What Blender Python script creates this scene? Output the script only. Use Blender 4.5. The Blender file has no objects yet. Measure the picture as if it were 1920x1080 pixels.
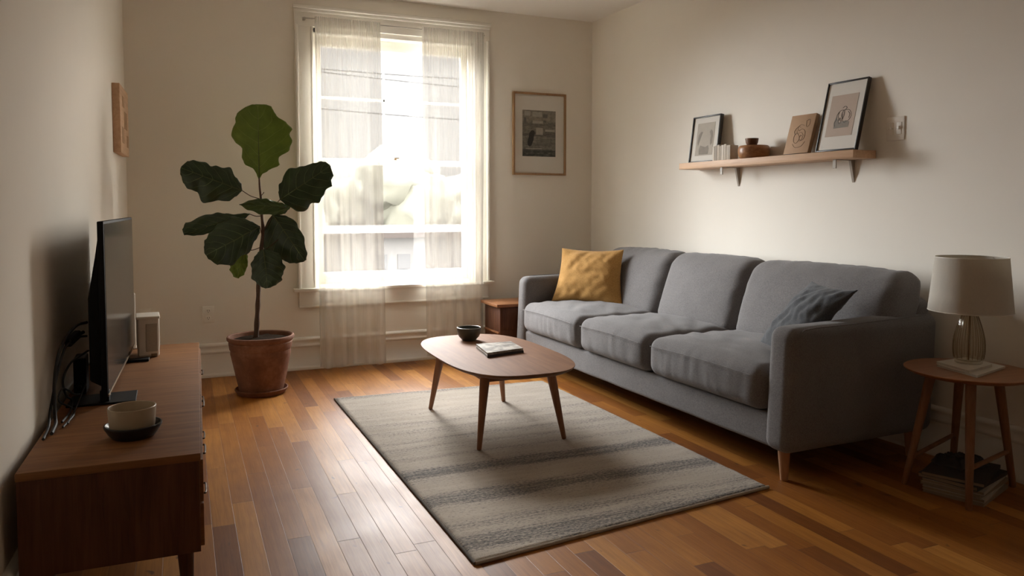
import bpy, bmesh, math, random
from mathutils import Vector, Matrix, noise
random.seed(7)
SC = bpy.context.scene
COL = SC.collection
PI = math.pi
MW = {}            # world matrix of every empty / parent used while building

# ------------------------------------------------------------------ objects
def thing(name, label, cat, loc=(0, 0, 0), rotz=0, group=None, kind=None):
    o = bpy.data.objects.new(name, None); COL.objects.link(o)
    o.empty_display_size = .05
    o.location = loc; o.rotation_euler = (0, 0, rotz)
    if label: o['label'] = label
    if cat: o['category'] = cat
    if group: o['group'] = group
    if kind: o['kind'] = kind
    MW[o] = Matrix.Translation(Vector(loc)) @ Matrix.Rotation(rotz, 4, 'Z')
    return o

def tag(o, label, cat, group=None, kind=None):
    o['label'] = label
    o['category'] = cat
    if group: o['group'] = group
    if kind: o['kind'] = kind
    return o

def obj(name, bm, mat, parent=None, smooth=True, loc=None, rotz=0, sharp=35, world=False, label=None):
    """bmesh -> one object. world=True: geometry was made in world space, bring it into the parent's space."""
    if world and parent is not None:
        bm.transform(MW[parent].inverted())
    bmesh.ops.recalc_face_normals(bm, faces=bm.faces)
    if smooth:
        for f in bm.faces: f.smooth = True
        a = math.radians(sharp)
        for e in bm.edges:
            if len(e.link_faces) == 2:
                e.smooth = e.calc_face_angle(0) < a
    me = bpy.data.meshes.new(name); bm.to_mesh(me); bm.free()
    o = bpy.data.objects.new(name, me); COL.objects.link(o)
    for m in (mat if isinstance(mat, (list, tuple)) else [mat]): me.materials.append(m)
    if parent is not None: o.parent = parent
    if loc is not None: o.location = loc
    if rotz: o.rotation_euler = (0, 0, rotz)
    base = MW[parent] if parent is not None else Matrix()
    l = Matrix.Translation(Vector(loc if loc is not None else (0, 0, 0))) @ Matrix.Rotation(rotz, 4, 'Z')
    MW[o] = base @ l
    if label: o['label'] = label
    return o

def top(name, bm, mat, label, cat, origin, group=None, kind=None, **k):
    """single-mesh thing: geometry given in world space, origin at its base"""
    bm.transform(Matrix.Translation(-Vector(origin)))
    o = obj(name, bm, mat, None, loc=origin, **k)
    return tag(o, label, cat, group, kind)

def struct(name, bm, mat, parent=None, **k):
    o = obj(name, bm, mat, parent, **k)
    if parent is None: o['kind'] = 'structure'
    return o

# ------------------------------------------------------------------ shapes
def NB(): return bmesh.new()

def box(bm, x0, x1, y0, y1, z0, z1, b=0, seg=2, mi=0):
    vs = [bm.verts.new((x, y, z)) for x in (x0, x1) for y in (y0, y1) for z in (z0, z1)]
    F = [(0, 1, 3, 2), (4, 6, 7, 5), (0, 4, 5, 1), (2, 3, 7, 6), (0, 2, 6, 4), (1, 5, 7, 3)]
    fs = [bm.faces.new([vs[i] for i in f]) for f in F]
    for f in fs: f.material_index = mi
    if b > 0:
        es = list({e for f in fs for e in f.edges})
        bmesh.ops.bevel(bm, geom=es, offset=b, segments=seg, profile=.5, affect='EDGES', clamp_overlap=True)
    return bm

def lathe(bm, prof, c=(0, 0, 0), n=40, cap0=False, cap1=False, sx=1, sy=1, rf=None, mi=0):
    rings = []
    for r, z in prof:
        if r < 1e-6:
            rings.append([bm.verts.new((c[0], c[1], c[2] + z))])
        else:
            ring = []
            for i in range(n):
                a = 2 * PI * i / n
                rr = r * (rf(a, z) if rf else 1)
                ring.append(bm.verts.new((c[0] + sx * rr * math.cos(a), c[1] + sy * rr * math.sin(a), c[2] + z)))
            rings.append(ring)
    for a, b in zip(rings, rings[1:]):
        for i in range(n):
            j = (i + 1) % n
            if len(a) == 1 and len(b) == 1: continue
            if len(a) == 1: f = bm.faces.new((a[0], b[j], b[i]))
            elif len(b) == 1: f = bm.faces.new((a[i], a[j], b[0]))
            else: f = bm.faces.new((a[i], a[j], b[j], b[i]))
            f.material_index = mi
    if cap0 and len(rings[0]) > 1: bm.faces.new(rings[0][::-1])
    if cap1 and len(rings[-1]) > 1: bm.faces.new(rings[-1])
    return bm

def spline(pts, per=8):
    P = [Vector(p) for p in pts]
    if len(P) == 2:
        return [P[0].lerp(P[1], i / per) for i in range(per + 1)]
    Q = [P[0] * 2 - P[1]] + P + [P[-1] * 2 - P[-2]]
    out = []
    for i in range(1, len(Q) - 2):
        a, b, c, d = Q[i - 1:i + 3]
        for k in range(per):
            t = k / per
            out.append(.5 * ((2 * b) + (c - a) * t + (2 * a - 5 * b + 4 * c - d) * t * t + (3 * b - a - 3 * c + d) * t ** 3))
    out.append(P[-1])
    return out

def tube(bm, pts, r, n=8, closed=False, mi=0):
    rad = r if callable(r) else (lambda t: r)
    P = [Vector(p) for p in pts]
    N = len(P)
    rings = []
    t0 = (P[1] - P[0]).normalized()
    up = Vector((0, 0, 1)) if abs(t0.z) < .9 else Vector((1, 0, 0))
    nrm = (up - t0 * up.dot(t0)).normalized()
    for i in range(N):
        if closed: t = (P[(i + 1) % N] - P[i - 1]).normalized()
        else: t = (P[min(i + 1, N - 1)] - P[max(i - 1, 0)]).normalized()
        nrm = (nrm - t * nrm.dot(t)).normalized()
        bi = t.cross(nrm)
        rr = rad(i / (N - 1))
        rings.append([bm.verts.new(P[i] + rr * (math.cos(2 * PI * k / n) * nrm + math.sin(2 * PI * k / n) * bi)) for k in range(n)])
    M = N if closed else N - 1
    for i in range(M):
        a, b = rings[i], rings[(i + 1) % N]
        for k in range(n):
            f = bm.faces.new((a[k], a[(k + 1) % n], b[(k + 1) % n], b[k])); f.material_index = mi
    if not closed:
        bm.faces.new(rings[0][::-1]).material_index = mi
        bm.faces.new(rings[-1]).material_index = mi
    return bm

def bar(bm, a, b, ra, rb, n=16, sides=None):
    """tapered round leg from a to b with softened ends"""
    a, b = Vector(a), Vector(b)
    L = [a, a.lerp(b, .006), a.lerp(b, .25), a.lerp(b, .5), a.lerp(b, .75), a.lerp(b, .992), b]
    rr = [ra * .9, ra, ra + (rb - ra) * .2, ra + (rb - ra) * .48, ra + (rb - ra) * .75, rb, rb * .8]
    tube(bm, L, lambda t: rr[int(round(t * 6))], n)
    return bm

def axis_vals(h, r, step):
    n = max(2, int(round((2 * (h - r)) / step)))
    out = [-(h - r) - r * math.tan(PI / 4 * (k / 4)) for k in (4, 3, 2, 1)]
    out += [-(h - r) + 2 * (h - r) * k / n for k in range(n + 1)]
    out += [(h - r) + r * math.tan(PI / 4 * (k / 4)) for k in (1, 2, 3, 4)]
    return out

def rbox(bm, c, h, r, step=.03, fn=None, mi=0):
    """rounded box, centre c, half sizes h, corner radius r; fn(p, local) displaces"""
    h = Vector(h); r = min(r, h.x * .999, h.y * .999, h.z * .999)
    A = [axis_vals(h[i], r, step) for i in range(3)]
    cache = {}
    def V(p):
        k = (round(p[0], 6), round(p[1], 6), round(p[2], 6))
        if k in cache: return cache[k]
        q = Vector(p)
        inn = Vector([max(-(h[i] - r), min(h[i] - r, q[i])) for i in range(3)])
        d = q - inn
        if d.length > 1e-9: q = inn + d.normalized() * r
        nn = d.normalized() if d.length > 1e-9 else Vector((0, 0, 1))
        if fn: q = fn(q, nn)
        v = bm.verts.new(q + Vector(c)); cache[k] = v
        return v
    for ax in range(3):
        u, w = [(1, 2), (2, 0), (0, 1)][ax]
        for s in (-1, 1):
            for i in range(len(A[u]) - 1):
                for j in range(len(A[w]) - 1):
                    def pt(a, b):
                        p = [0, 0, 0]; p[ax] = s * h[ax]; p[u] = A[u][a]; p[w] = A[w][b]; return p
                    q = [V(pt(i, j)), V(pt(i + 1, j)), V(pt(i + 1, j + 1)), V(pt(i, j + 1))]
                    if s < 0: q.reverse()
                    try: f = bm.faces.new(q); f.material_index = mi
                    except ValueError: pass
    return bm

def prism(bm, pts, z0, z1, b=0, seg=2, mi=0):
    lo = [bm.verts.new((x, y, z0)) for x, y in pts]
    hi = [bm.verts.new((x, y, z1)) for x, y in pts]
    n = len(pts)
    f0 = bm.faces.new(lo[::-1]); f1 = bm.faces.new(hi)
    for i in range(n):
        bm.faces.new((lo[i], lo[(i + 1) % n], hi[(i + 1) % n], hi[i]))
    if b > 0:
        es = list(set(f0.edges) | set(f1.edges))
        bmesh.ops.bevel(bm, geom=es, offset=b, segments=seg, profile=.5, affect='EDGES')
    return bm

def fbm(p, s=1.0, o=3):
    v = 0; a = .5; q = Vector(p) * s
    for _ in range(o):
        v += a * noise.noise(q); q = q * 2.03 + Vector((3.1, 1.7, 9.2)); a *= .5
    return v

# ------------------------------------------------------------------ materials
class NT:
    def __init__(s, name):
        s.m = bpy.data.materials.new(name); s.m.use_nodes = True
        s.t = s.m.node_tree; s.t.nodes.clear()
        s.out = s.t.nodes.new('ShaderNodeOutputMaterial')
    def n(s, typ, **k):
        nd = s.t.nodes.new(typ)
        for a, v in k.items():
            if a.startswith('i_'):
                key = a[2:]
                nd.inputs[int(key) if key.isdigit() else key.replace('_', ' ')].default_value = v
            else: setattr(nd, a, v)
        return nd
    def l(s, a, b): s.t.links.new(a, b)
    def math(s, op, a, b=None, c=None, clamp=False):
        nd = s.n('ShaderNodeMath', operation=op, use_clamp=clamp)
        for i, x in enumerate((a, b, c)):
            if x is None: continue
            if isinstance(x, (int, float)): nd.inputs[i].default_value = x
            else: s.l(x, nd.inputs[i])
        return nd.outputs[0]
    def mix(s, f, a, b, blend='MIX'):
        nd = s.n('ShaderNodeMix', data_type='RGBA', blend_type=blend)
        for i, x in ((0, f), (6, a), (7, b)):
            if isinstance(x, (int, float)): nd.inputs[i].default_value = x
            elif isinstance(x, (tuple, list)): nd.inputs[i].default_value = (*x[:3], 1)
            else: s.l(x, nd.inputs[i])
        return nd.outputs[2]
    def coords(s, kind='Object', scale=(1, 1, 1), rot=(0, 0, 0)):
        tc = s.n('ShaderNodeTexCoord'); mp = s.n('ShaderNodeMapping')
        mp.inputs['Scale'].default_value = scale; mp.inputs['Rotation'].default_value = rot
        s.l(tc.outputs[kind], mp.inputs[0]); return mp.outputs[0]
    def noise(s, vec, scale=5, detail=3, rough=.5, dist=0):
        nd = s.n('ShaderNodeTexNoise')
        nd.inputs['Scale'].default_value = scale; nd.inputs['Detail'].default_value = detail
        nd.inputs['Roughness'].default_value = rough; nd.inputs['Distortion'].default_value = dist
        if vec is not None: s.l(vec, nd.inputs['Vector'])
        return nd.outputs['Fac']
    def ramp(s, fac, stops):
        nd = s.n('ShaderNodeValToRGB'); r = nd.color_ramp
        while len(r.elements) < len(stops): r.elements.new(.5)
        for e, (p, c) in zip(r.elements, stops):
            e.position = p; e.color = (*c, 1) if len(c) == 3 else c
        s.l(fac, nd.inputs[0]); return nd.outputs[0]
    def mrange(s, v, a, b, c, d):
        nd = s.n('ShaderNodeMapRange'); s.l(v, nd.inputs[0])
        for i, x in enumerate((a, b, c, d)): nd.inputs[i + 1].default_value = x
        return nd.outputs[0]
    def bsdf(s, col=None, rough=.5, bump=None, bstr=.3, bdist=.002, **k):
        p = s.n('ShaderNodeBsdfPrincipled')
        if col is not None:
            if isinstance(col, (tuple, list)): p.inputs['Base Color'].default_value = (*col[:3], 1)
            else: s.l(col, p.inputs['Base Color'])
        if isinstance(rough, (int, float)): p.inputs['Roughness'].default_value = rough
        else: s.l(rough, p.inputs['Roughness'])
        for a, v in k.items():
            key = a.replace('_', ' ')
            if isinstance(v, (int, float)): p.inputs[key].default_value = v
            elif isinstance(v, (tuple, list)): p.inputs[key].default_value = (*v[:3], 1)
            else: s.l(v, p.inputs[key])
        if bump is not None:
            b = s.n('ShaderNodeBump'); b.inputs['Strength'].default_value = bstr; b.inputs['Distance'].default_value = bdist
            s.l(bump, b.inputs['Height']); s.l(b.outputs[0], p.inputs['Normal'])
        s.l(p.outputs[0], s.out.inputs[0]); s.p = p
        return s.m

def plain(name, c, rough=.5, var=.06, scale=30, bump=0, **k):
    t = NT(name); v = t.coords()
    nz = t.noise(v, scale, 3)
    col = t.mix(nz, tuple(x * (1 - var) for x in c), tuple(min(1, x * (1 + var)) for x in c))
    return t.bsdf(col, rough, nz if bump else None, bump, .001, **k)

def wood(name, dark, light, axis=0, scale=6, rough=.4, ring=.5, coat=0):
    t = NT(name)
    sc = [14, 14, 14]; sc[axis] = 1.1
    v = t.coords('Object', sc)
    n1 = t.noise(v, scale * .5, 4, .6, .6)
    sc2 = [90, 90, 90]; sc2[axis] = 3
    n2 = t.noise(t.coords('Object', sc2), 3, 3, .6)
    n3 = t.noise(t.coords('Object', (1, 1, 1)), 3.5, 2)
    f = t.math('ADD', t.math('MULTIPLY', n1, .7), t.math('ADD', t.math('MULTIPLY', n2, .25), t.math('MULTIPLY', n3, .2)))
    col = t.ramp(f, [(.38, dark), (.58, tuple((a + b) / 2 for a, b in zip(dark, light))), (.78, light)])
    return t.bsdf(col, rough, n2, .12, .0006, Coat_Weight=coat, Coat_Roughness=.3, Specular_IOR_Level=.3)

def fabric(name, c1, c2, fine=900, rough=.95, big=.12, bstr=.5):
    t = NT(name); v = t.coords()
    a = t.noise(t.coords('Object', (1, 1, .35)), fine, 2, .6)
    b = t.noise(t.coords('Object', (.35, 1, 1)), fine * .8, 2, .6)
    c = t.noise(v, 9, 3)
    f = t.math('ADD', t.math('MULTIPLY', t.math('ADD', a, b), .5 - big / 2), t.math('MULTIPLY', c, big))
    col = t.ramp(f, [(.32, c1), (.62, c2)])
    return t.bsdf(col, rough, t.math('ADD', a, b), bstr, .0008, Sheen_Weight=.12, Sheen_Roughness=.5)

M = {}
M['wall'] = plain('wall_paint', (.82, .775, .69), .75, .015, 6, .05)
M['ceiling'] = plain('ceiling_paint', (.84, .81, .76), .8, .01, 5)
M['trim'] = plain('trim_paint', (.80, .765, .69), .38, .01, 5)
M['sofa'] = fabric('grey_upholstery', (.088, .083, .082), (.188, .177, .173), 420)
M['mustard'] = fabric('mustard_linen', (.32, .165, .036), (.54, .30, .088), 300)
M['slate'] = fabric('slate_linen', (.035, .038, .042), (.078, .082, .088), 300)
M['walnut'] = wood('walnut_veneer', (.155, .062, .019), (.31, .138, .046), 1, 6, .55)
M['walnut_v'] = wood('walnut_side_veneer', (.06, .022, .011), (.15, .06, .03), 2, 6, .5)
M['table'] = wood('table_wood', (.15, .062, .026), (.26, .122, .054), 1, 5, .65)
M['leg'] = wood('table_leg_wood', (.20, .085, .038), (.34, .16, .08), 2, 5, .42)
M['oak'] = wood('light_oak', (.48, .29, .17), (.70, .47, .30), 0, 5, .5)
M['oak_leg'] = wood('sofa_leg_wood', (.32, .15, .07), (.50, .26, .13), 2, 5, .4)
M['side'] = wood('side_table_wood', (.22, .092, .038), (.36, .165, .075), 0, 5, .38)
M['side_leg'] = wood('side_table_leg_wood', (.17, .075, .032), (.27, .13, .062), 2, 5, .42)
M['bowlwood'] = wood('turned_wood', (.22, .095, .04), (.46, .23, .10), 0, 8, .35)
M['darkwood'] = wood('dark_turned_wood', (.10, .045, .02), (.22, .10, .045), 0, 8, .4)
M['frame_oak'] = wood('frame_oak', (.27, .155, .075), (.40, .25, .13), 2, 6, .45)
M['frame_black'] = plain('black_frame', (.022, .018, .015), .4, .1, 40)
M['mat'] = plain('mat_board', (.66, .63, .57), .85, .015, 60)
M['black'] = plain('black_plastic', (.006, .006, .006), .6, .1, 60, Specular_IOR_Level=.2)
M['cable'] = plain('cable_rubber', (.012, .011, .011), .6, .1, 60)
M['screen'] = NT('tv_screen').bsdf((.022, .019, .015), .2, Specular_IOR_Level=.4)
M['white_plastic'] = plain('white_plastic', (.84, .80, .72), .4, .01, 30)
M['metal'] = plain('brushed_metal', (.45, .42, .38), .3, .05, 80, Metallic=1.0)
M['brass'] = plain('dark_brass', (.20, .13, .07), .35, .05, 80, Metallic=1.0)
M['dark_metal'] = plain('dark_bronze', (.07, .05, .035), .4, .05, 80, Metallic=1.0)
M['white_metal'] = plain('white_painted_metal', (.70, .66, .58), .45, .02, 40)
M['greige'] = plain('greige_metal', (.36, .31, .25), .5, .03, 40)  # bracket metal, the shade under the shelf put into its colour
M['bowl_green'] = plain('green_grey_glaze', (.045, .052, .042), .35, .12, 50)
M['bowl_rim'] = plain('glaze_rim', (.22, .21, .18), .35, .1, 50)
M['cream'] = plain('cream_stoneware', (.42, .34, .235), .42, .06, 60)
M['blackstone'] = plain('black_stoneware', (.014, .014, .016), .32, .1, 60)
M['soil'] = plain('potting_soil', (.022, .013, .007), 1.0, .5, 90, .8, Specular_IOR_Level=.05)
M['stem'] = plain('fig_bark', (.085, .048, .028), .85, .3, 120, .5)
M['petiole'] = plain('green_petiole', (.07, .085, .022), .6, .15, 90)
M['paper'] = plain('paper_pages', (.55, .51, .44), .85, .08, 120)

def pot_mat():
    t = NT('terracotta'); v = t.coords()
    n1 = t.noise(v, 7, 4, .6); n2 = t.noise(v, 60, 3)
    col = t.ramp(t.math('ADD', t.math('MULTIPLY', n1, .8), t.math('MULTIPLY', n2, .2)),
                 [(.3, (.12, .046, .022)), (.52, (.20, .083, .042)), (.72, (.30, .155, .095))])
    return t.bsdf(col, .8, n2, .25, .001)
M['pot'] = pot_mat()

def leaf_mat(name, dark, mid, vein, rough, trans):
    t = NT(name)
    uv = t.n('ShaderNodeTexCoord').outputs['UV']
    sp = t.n('ShaderNodeSeparateXYZ'); t.l(uv, sp.inputs[0])
    u = t.math('ABSOLUTE', t.math('SUBTRACT', t.math('MULTIPLY', sp.outputs[0], 2), 1))
    ph = t.math('SUBTRACT', sp.outputs[1], t.math('MULTIPLY', t.math('POWER', u, 1.25), .30))
    fr = t.math('ABSOLUTE', t.math('SUBTRACT', t.math('FRACT', t.math('MULTIPLY', ph, 6.2)), .5))
    side = t.math('SUBTRACT', 1, t.math('SMOOTH_MIN', t.math('MULTIPLY', t.math('SUBTRACT', .5, fr), 26), 1, .2), clamp=True)
    mid_v = t.math('SUBTRACT', 1, t.math('MULTIPLY', u, 34), clamp=True)
    fade = t.mrange(u, 0, 1, 1, .35)
    vn = t.math('MAXIMUM', t.math('MULTIPLY', side, fade), mid_v, clamp=True)
    v = t.coords(); nz = t.noise(v, 14, 4, .6)
    col = t.mix(t.math('MULTIPLY', vn, .8), t.ramp(nz, [(.32, dark), (.68, mid)]), vein)
    hgt = t.math('ADD', t.math('MULTIPLY', vn, -1), t.math('MULTIPLY', t.noise(v, 45, 2), .5))
    t.bsdf(col, rough, hgt, .5, .0025)
    p = t.p; tr = t.n('ShaderNodeBsdfTranslucent'); ms = t.n('ShaderNodeMixShader')
    t.l(t.mix(.5, col, vein), tr.inputs[0]); ms.inputs[0].default_value = trans
    t.l(p.outputs[0], ms.inputs[1]); t.l(tr.outputs[0], ms.inputs[2]); t.l(ms.outputs[0], t.out.inputs[0])
    return t.m
M['leaf'] = leaf_mat('dark_fig_leaf', (.014, .030, .010), (.026, .052, .017), (.20, .27, .11), .36, .06)
M['leaf_pale'] = leaf_mat('pale_fig_leaf', (.10, .15, .018), (.15, .21, .028), (.30, .36, .09), .5, .3)  # leaf underside, with the top leaf's backlight put into the colour
M['leaf_mid'] = leaf_mat('mid_fig_leaf', (.035, .065, .014), (.06, .10, .022), (.22, .28, .10), .42, .2)

def floor_mat():
    t = NT('worn_plank_floor')
    tc = t.n('ShaderNodeTexCoord').outputs['Object']
    sp = t.n('ShaderNodeSeparateXYZ'); t.l(tc, sp.inputs[0])
    X, Y = sp.outputs[0], sp.outputs[1]
    W = .078
    xr = t.math('DIVIDE', X, W); ix = t.math('FLOOR', xr)
    wn = t.n('ShaderNodeTexWhiteNoise', noise_dimensions='1D'); t.l(ix, wn.inputs['W'])
    r1 = wn.outputs['Value']
    yl = t.math('ADD', t.math('DIVIDE', Y, t.mrange(r1, 0, 1, .55, 1.25)), t.math('MULTIPLY', r1, 37.7))
    iy = t.math('FLOOR', yl)
    cm = t.n('ShaderNodeCombineXYZ'); t.l(ix, cm.inputs[0]); t.l(iy, cm.inputs[1])
    wn2 = t.n('ShaderNodeTexWhiteNoise', noise_dimensions='2D'); t.l(cm.outputs[0], wn2.inputs['Vector'])
    pid = wn2.outputs['Value']
    base = t.ramp(pid, [(0, (.20, .066, .010)), (.2, (.30, .108, .016)), (.5, (.36, .140, .022)), (.78, (.42, .175, .030)), (1, (.52, .24, .05))])
    # grain, offset per plank
    of = t.n('ShaderNodeCombineXYZ'); t.l(t.math('MULTIPLY', pid, 31), of.inputs[0]); t.l(t.math('MULTIPLY', r1, 17), of.inputs[2])
    va = t.n('ShaderNodeVectorMath', operation='ADD'); t.l(tc, va.inputs[0]); t.l(of.outputs[0], va.inputs[1])
    mp = t.n('ShaderNodeMapping'); mp.inputs['Scale'].default_value = (38, 2.2, 1); t.l(va.outputs[0], mp.inputs[0])
    g1 = t.noise(mp.outputs[0], 1.6, 5, .65, .8)
    mp2 = t.n('ShaderNodeMapping'); mp2.inputs['Scale'].default_value = (200, 6, 1); t.l(va.outputs[0], mp2.inputs[0])
    g2 = t.noise(mp2.outputs[0], 1, 2)
    col = t.mix(t.mrange(g1, .35, .72, 0, .55), base, t.mix(1.0, base, (.52, .40, .30), 'MULTIPLY'))
    col = t.mix(t.mrange(g2, .4, .7, 0, .25), col, t.mix(1.0, col, (.6, .5, .42), 'MULTIPLY'))
    # blotches of wear and dark knots
    bl = t.noise(t.coords('Object', (1, .7, 1)), 2.6, 3, .6)
    col = t.mix(t.mrange(bl, .48, .72, 0, .45), col, t.mix(1.0, col, (.55, .42, .34), 'MULTIPLY'))
    kn = t.noise(t.coords('Object', (2.2, 1.3, 1)), 9, 2, .5, .4)
    col = t.mix(t.mrange(kn, .70, .78, 0, .8), col, (.07, .028, .012))
    fx = t.math('ABSOLUTE', t.math('SUBTRACT', t.math('FRACT', xr), .5))
    fy = t.math('ABSOLUTE', t.math('SUBTRACT', t.math('FRACT', yl), .5))
    sx = t.mrange(fx, .486, .5, 0, 1); sy = t.mrange(fy, .4975, .5, 0, 1)
    seam = t.math('MAXIMUM', sx, sy)
    col = t.mix(t.math('MULTIPLY', seam, .7), col, (.05, .02, .009))
    rgh = t.math('ADD', t.mrange(bl, .3, .7, .36, .48), t.math('MULTIPLY', g2, .08))
    ht = t.math('ADD', t.math('MULTIPLY', seam, -1.0), t.math('ADD', t.math('MULTIPLY', g1, .22), t.math('MULTIPLY', t.noise(t.coords(), 6, 2), .9)))
    return t.bsdf(col, rgh, ht, .35, .0016, Specular_IOR_Level=.34)
M['floor'] = floor_mat()

def rug_mat():
    t = NT('woven_rug')
    tc = t.n('ShaderNodeTexCoord').outputs['Object']
    sp = t.n('ShaderNodeSeparateXYZ'); t.l(tc, sp.inputs[0])
    Y = sp.outputs[1]
    wob = t.noise(t.coords('Object', (1.2, 5, 1)), 1.6, 3)
    y = t.math('ADD', Y, t.math('MULTIPLY', t.math('SUBTRACT', wob, .5), .10))
    y = t.math('ADD', y, t.math('MULTIPLY', sp.outputs[0], .02))
    f = t.mrange(y, 2.2, 4.6, 0, 1)
    def P(v): return (v - 2.2) / 2.4
    bands = [(2.22, .15), (2.30, .1), (2.345, .75), (2.43, .75), (2.47, .3), (2.53, .55), (2.60, .15), (2.70, .35), (2.74, .8), (2.82, .75), (2.86, .2), (2.96, .12),
             (3.02, .3), (3.06, .88), (3.13, .75), (3.17, .25), (3.25, .18), (3.30, .5), (3.35, .15), (3.44, .45), (3.47, .15), (3.55, .5), (3.60, .2), (3.72, .45), (3.76, .12),
             (3.86, .5), (3.90, .15), (4.05, .3), (4.10, .08), (4.30, .2)]
    # a ramp holds at most 32 stops
    st = [(P(a), (b, b, b)) for a, b in bands] + [(P(4.44), (.1, .1, .1)), (P(4.49), (.6, .6, .6))]
    dark = t.ramp(f, st[:32])
    streak = t.noise(t.coords('Object', (2.5, 60, 1)), 1.5, 4, .65)
    grain = t.noise(t.coords('Object', (70, 150, 1)), 1, 2, .7)
    a = t.math('ADD', t.math('MULTIPLY', dark, 1.0), t.math('MULTIPLY', t.math('SUBTRACT', streak, .5), 1.5))
    b = t.math('ADD', a, t.math('MULTIPLY', t.math('SUBTRACT', grain, .5), 2.3))
    k = t.math('MULTIPLY', t.mrange(b, .32, 1.0, 0, 1), .95)
    sc = t.noise(t.coords('Object', (3, 14, 1)), 1.3, 2)
    light = t.mix(sc, (.33, .287, .23), (.50, .445, .38))
    grey = t.mix(sc, (.07, .067, .067), (.115, .11, .108))
    col = t.mix(k, light, grey)
    hz = t.math('ADD', t.noise(t.coords(), 260, 2), t.math('MULTIPLY', t.noise(t.coords('Object', (10, 70, 1)), 2, 2), .7))
    return t.bsdf(col, .97, hz, .7, .004)
M['rug'] = rug_mat()
M['rug_hem'] = plain('cream_wool_hem', (.36, .31, .245), .97, .2, 160, .5)
M['rug_edge'] = plain('rug_binding', (.085, .07, .055), .95, .3, 200, .5)

def sheer_mat():
    t = NT('sheer_voile')
    v = t.coords('Object', (1, 1, .02))
    th = t.noise(v, 240, 2)
    tr = t.n('ShaderNodeBsdfTransparent'); tr.inputs[0].default_value = (.97, .965, .95, 1)
    df = t.n('ShaderNodeBsdfDiffuse'); df.inputs[0].default_value = (.80, .78, .73, 1)
    tl = t.n('ShaderNodeBsdfTranslucent'); tl.inputs[0].default_value = (.80, .785, .75, 1)
    m1 = t.n('ShaderNodeMixShader'); m1.inputs[0].default_value = SHEER_TL
    t.l(df.outputs[0], m1.inputs[1]); t.l(tl.outputs[0], m1.inputs[2])
    lw = t.n('ShaderNodeLayerWeight'); lw.inputs['Blend'].default_value = .35
    op = t.math('ADD', t.math('ADD', SHEER_OP, t.math('MULTIPLY', t.math('SUBTRACT', th, .5), .25)), t.math('MULTIPLY', lw.outputs['Facing'], .30), clamp=True)
    m2 = t.n('ShaderNodeMixShader'); t.l(op, m2.inputs[0])
    t.l(tr.outputs[0], m2.inputs[1]); t.l(m1.outputs[0], m2.inputs[2]); t.l(m2.outputs[0], t.out.inputs[0])
    return t.m
SHEER_TL = .021; SHEER_OP = .62
M['sheer'] = sheer_mat()

def glass_mat(name, tint=(1, 1, 1)):
    t = NT(name)
    tr = t.n('ShaderNodeBsdfTransparent'); tr.inputs[0].default_value = (*tint, 1)
    gl = t.n('ShaderNodeBsdfGlossy'); gl.inputs['Roughness'].default_value = .02
    lw = t.n('ShaderNodeLayerWeight'); lw.inputs['Blend'].default_value = .5      # thin sheet: same reflectance from both sides
    fr = t.math('ADD', t.math('MULTIPLY', t.math('POWER', lw.outputs['Facing'], 5), .90), .035, clamp=True)
    ms = t.n('ShaderNodeMixShader'); t.l(fr, ms.inputs[0]); t.l(tr.outputs[0], ms.inputs[1]); t.l(gl.outputs[0], ms.inputs[2])
    t.l(ms.outputs[0], t.out.inputs[0]); return t.m
M['pane'] = glass_mat('window_glass')
M['lampglass'] = glass_mat('lamp_glass', (.95, .93, .88))

def shade_mat():
    t = NT('linen_lampshade'); v = t.coords()
    n = t.noise(t.coords('Object', (1, 1, .2)), 500, 2)
    df = t.n('ShaderNodeBsdfDiffuse'); tl = t.n('ShaderNodeBsdfTranslucent')
    c = t.mix(n, (.60, .56, .49), (.74, .70, .63)); t.l(c, df.inputs[0]); tl.inputs[0].default_value = (.6, .55, .45, 1)
    ms = t.n('ShaderNodeMixShader'); ms.inputs[0].default_value = .38
    t.l(df.outputs[0], ms.inputs[1]); t.l(tl.outputs[0], ms.inputs[2]); t.l(ms.outputs[0], t.out.inputs[0]); return t.m
M['shade'] = shade_mat()

def photo_mat():
    """grainy black and white street photograph"""
    t = NT('street_photo_print')
    g = t.n('ShaderNodeTexCoord').outputs['Generated']
    sp = t.n('ShaderNodeSeparateXYZ'); t.l(g, sp.inputs[0])
    z = sp.outputs[2]
    n = t.noise(t.coords('Generated', (6, 1, 9)), 1.6, 4, .7)
    n2 = t.noise(t.coords('Generated', (3, 1, 26)), 1.5, 3, .6)
    b = t.ramp(z, [(0, (.05, .055, .045)), (.13, (.055, .06, .05)), (.17, (.20, .19, .155)), (.28, (.15, .14, .115)), (.42, (.21, .195, .16)), (.46, (.09, .085, .07)),
                   (.60, (.20, .185, .15)), (.68, (.13, .12, .10)), (.80, (.26, .24, .19)), (1, (.23, .21, .17))])
    c = t.mix(t.mrange(n, .4, .62, 0, .6), b, t.mix(1.0, b, (.35, .34, .33), 'MULTIPLY'))
    c = t.mix(t.mrange(n2, .5, .65, 0, .4), c, (.30, .28, .23))
    return t.bsdf(c, .6)
M['photo'] = photo_mat()
M['photo_dark'] = plain('photo_dark_ink', (.022, .021, .018), .6, .2, 80)
M['photo_mid'] = plain('photo_grey_ink', (.11, .105, .09), .6, .3, 60)
M['photo_light'] = plain('photo_pale_ink', (.32, .30, .25), .6, .2, 60)
M['art_pink'] = plain('blush_paper', (.47, .38, .31), .85, .03, 30)
M['art_grey'] = plain('pale_grey_print', (.42, .38, .32), .85, .12, 25)
M['art_grey2'] = plain('grey_wash', (.25, .225, .19), .85, .25, 30)
M['art_tan'] = plain('kraft_panel', (.40, .25, .14), .75, .08, 40)
M['ink'] = plain('drawn_ink', (.045, .038, .032), .8, .1, 60)
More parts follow.
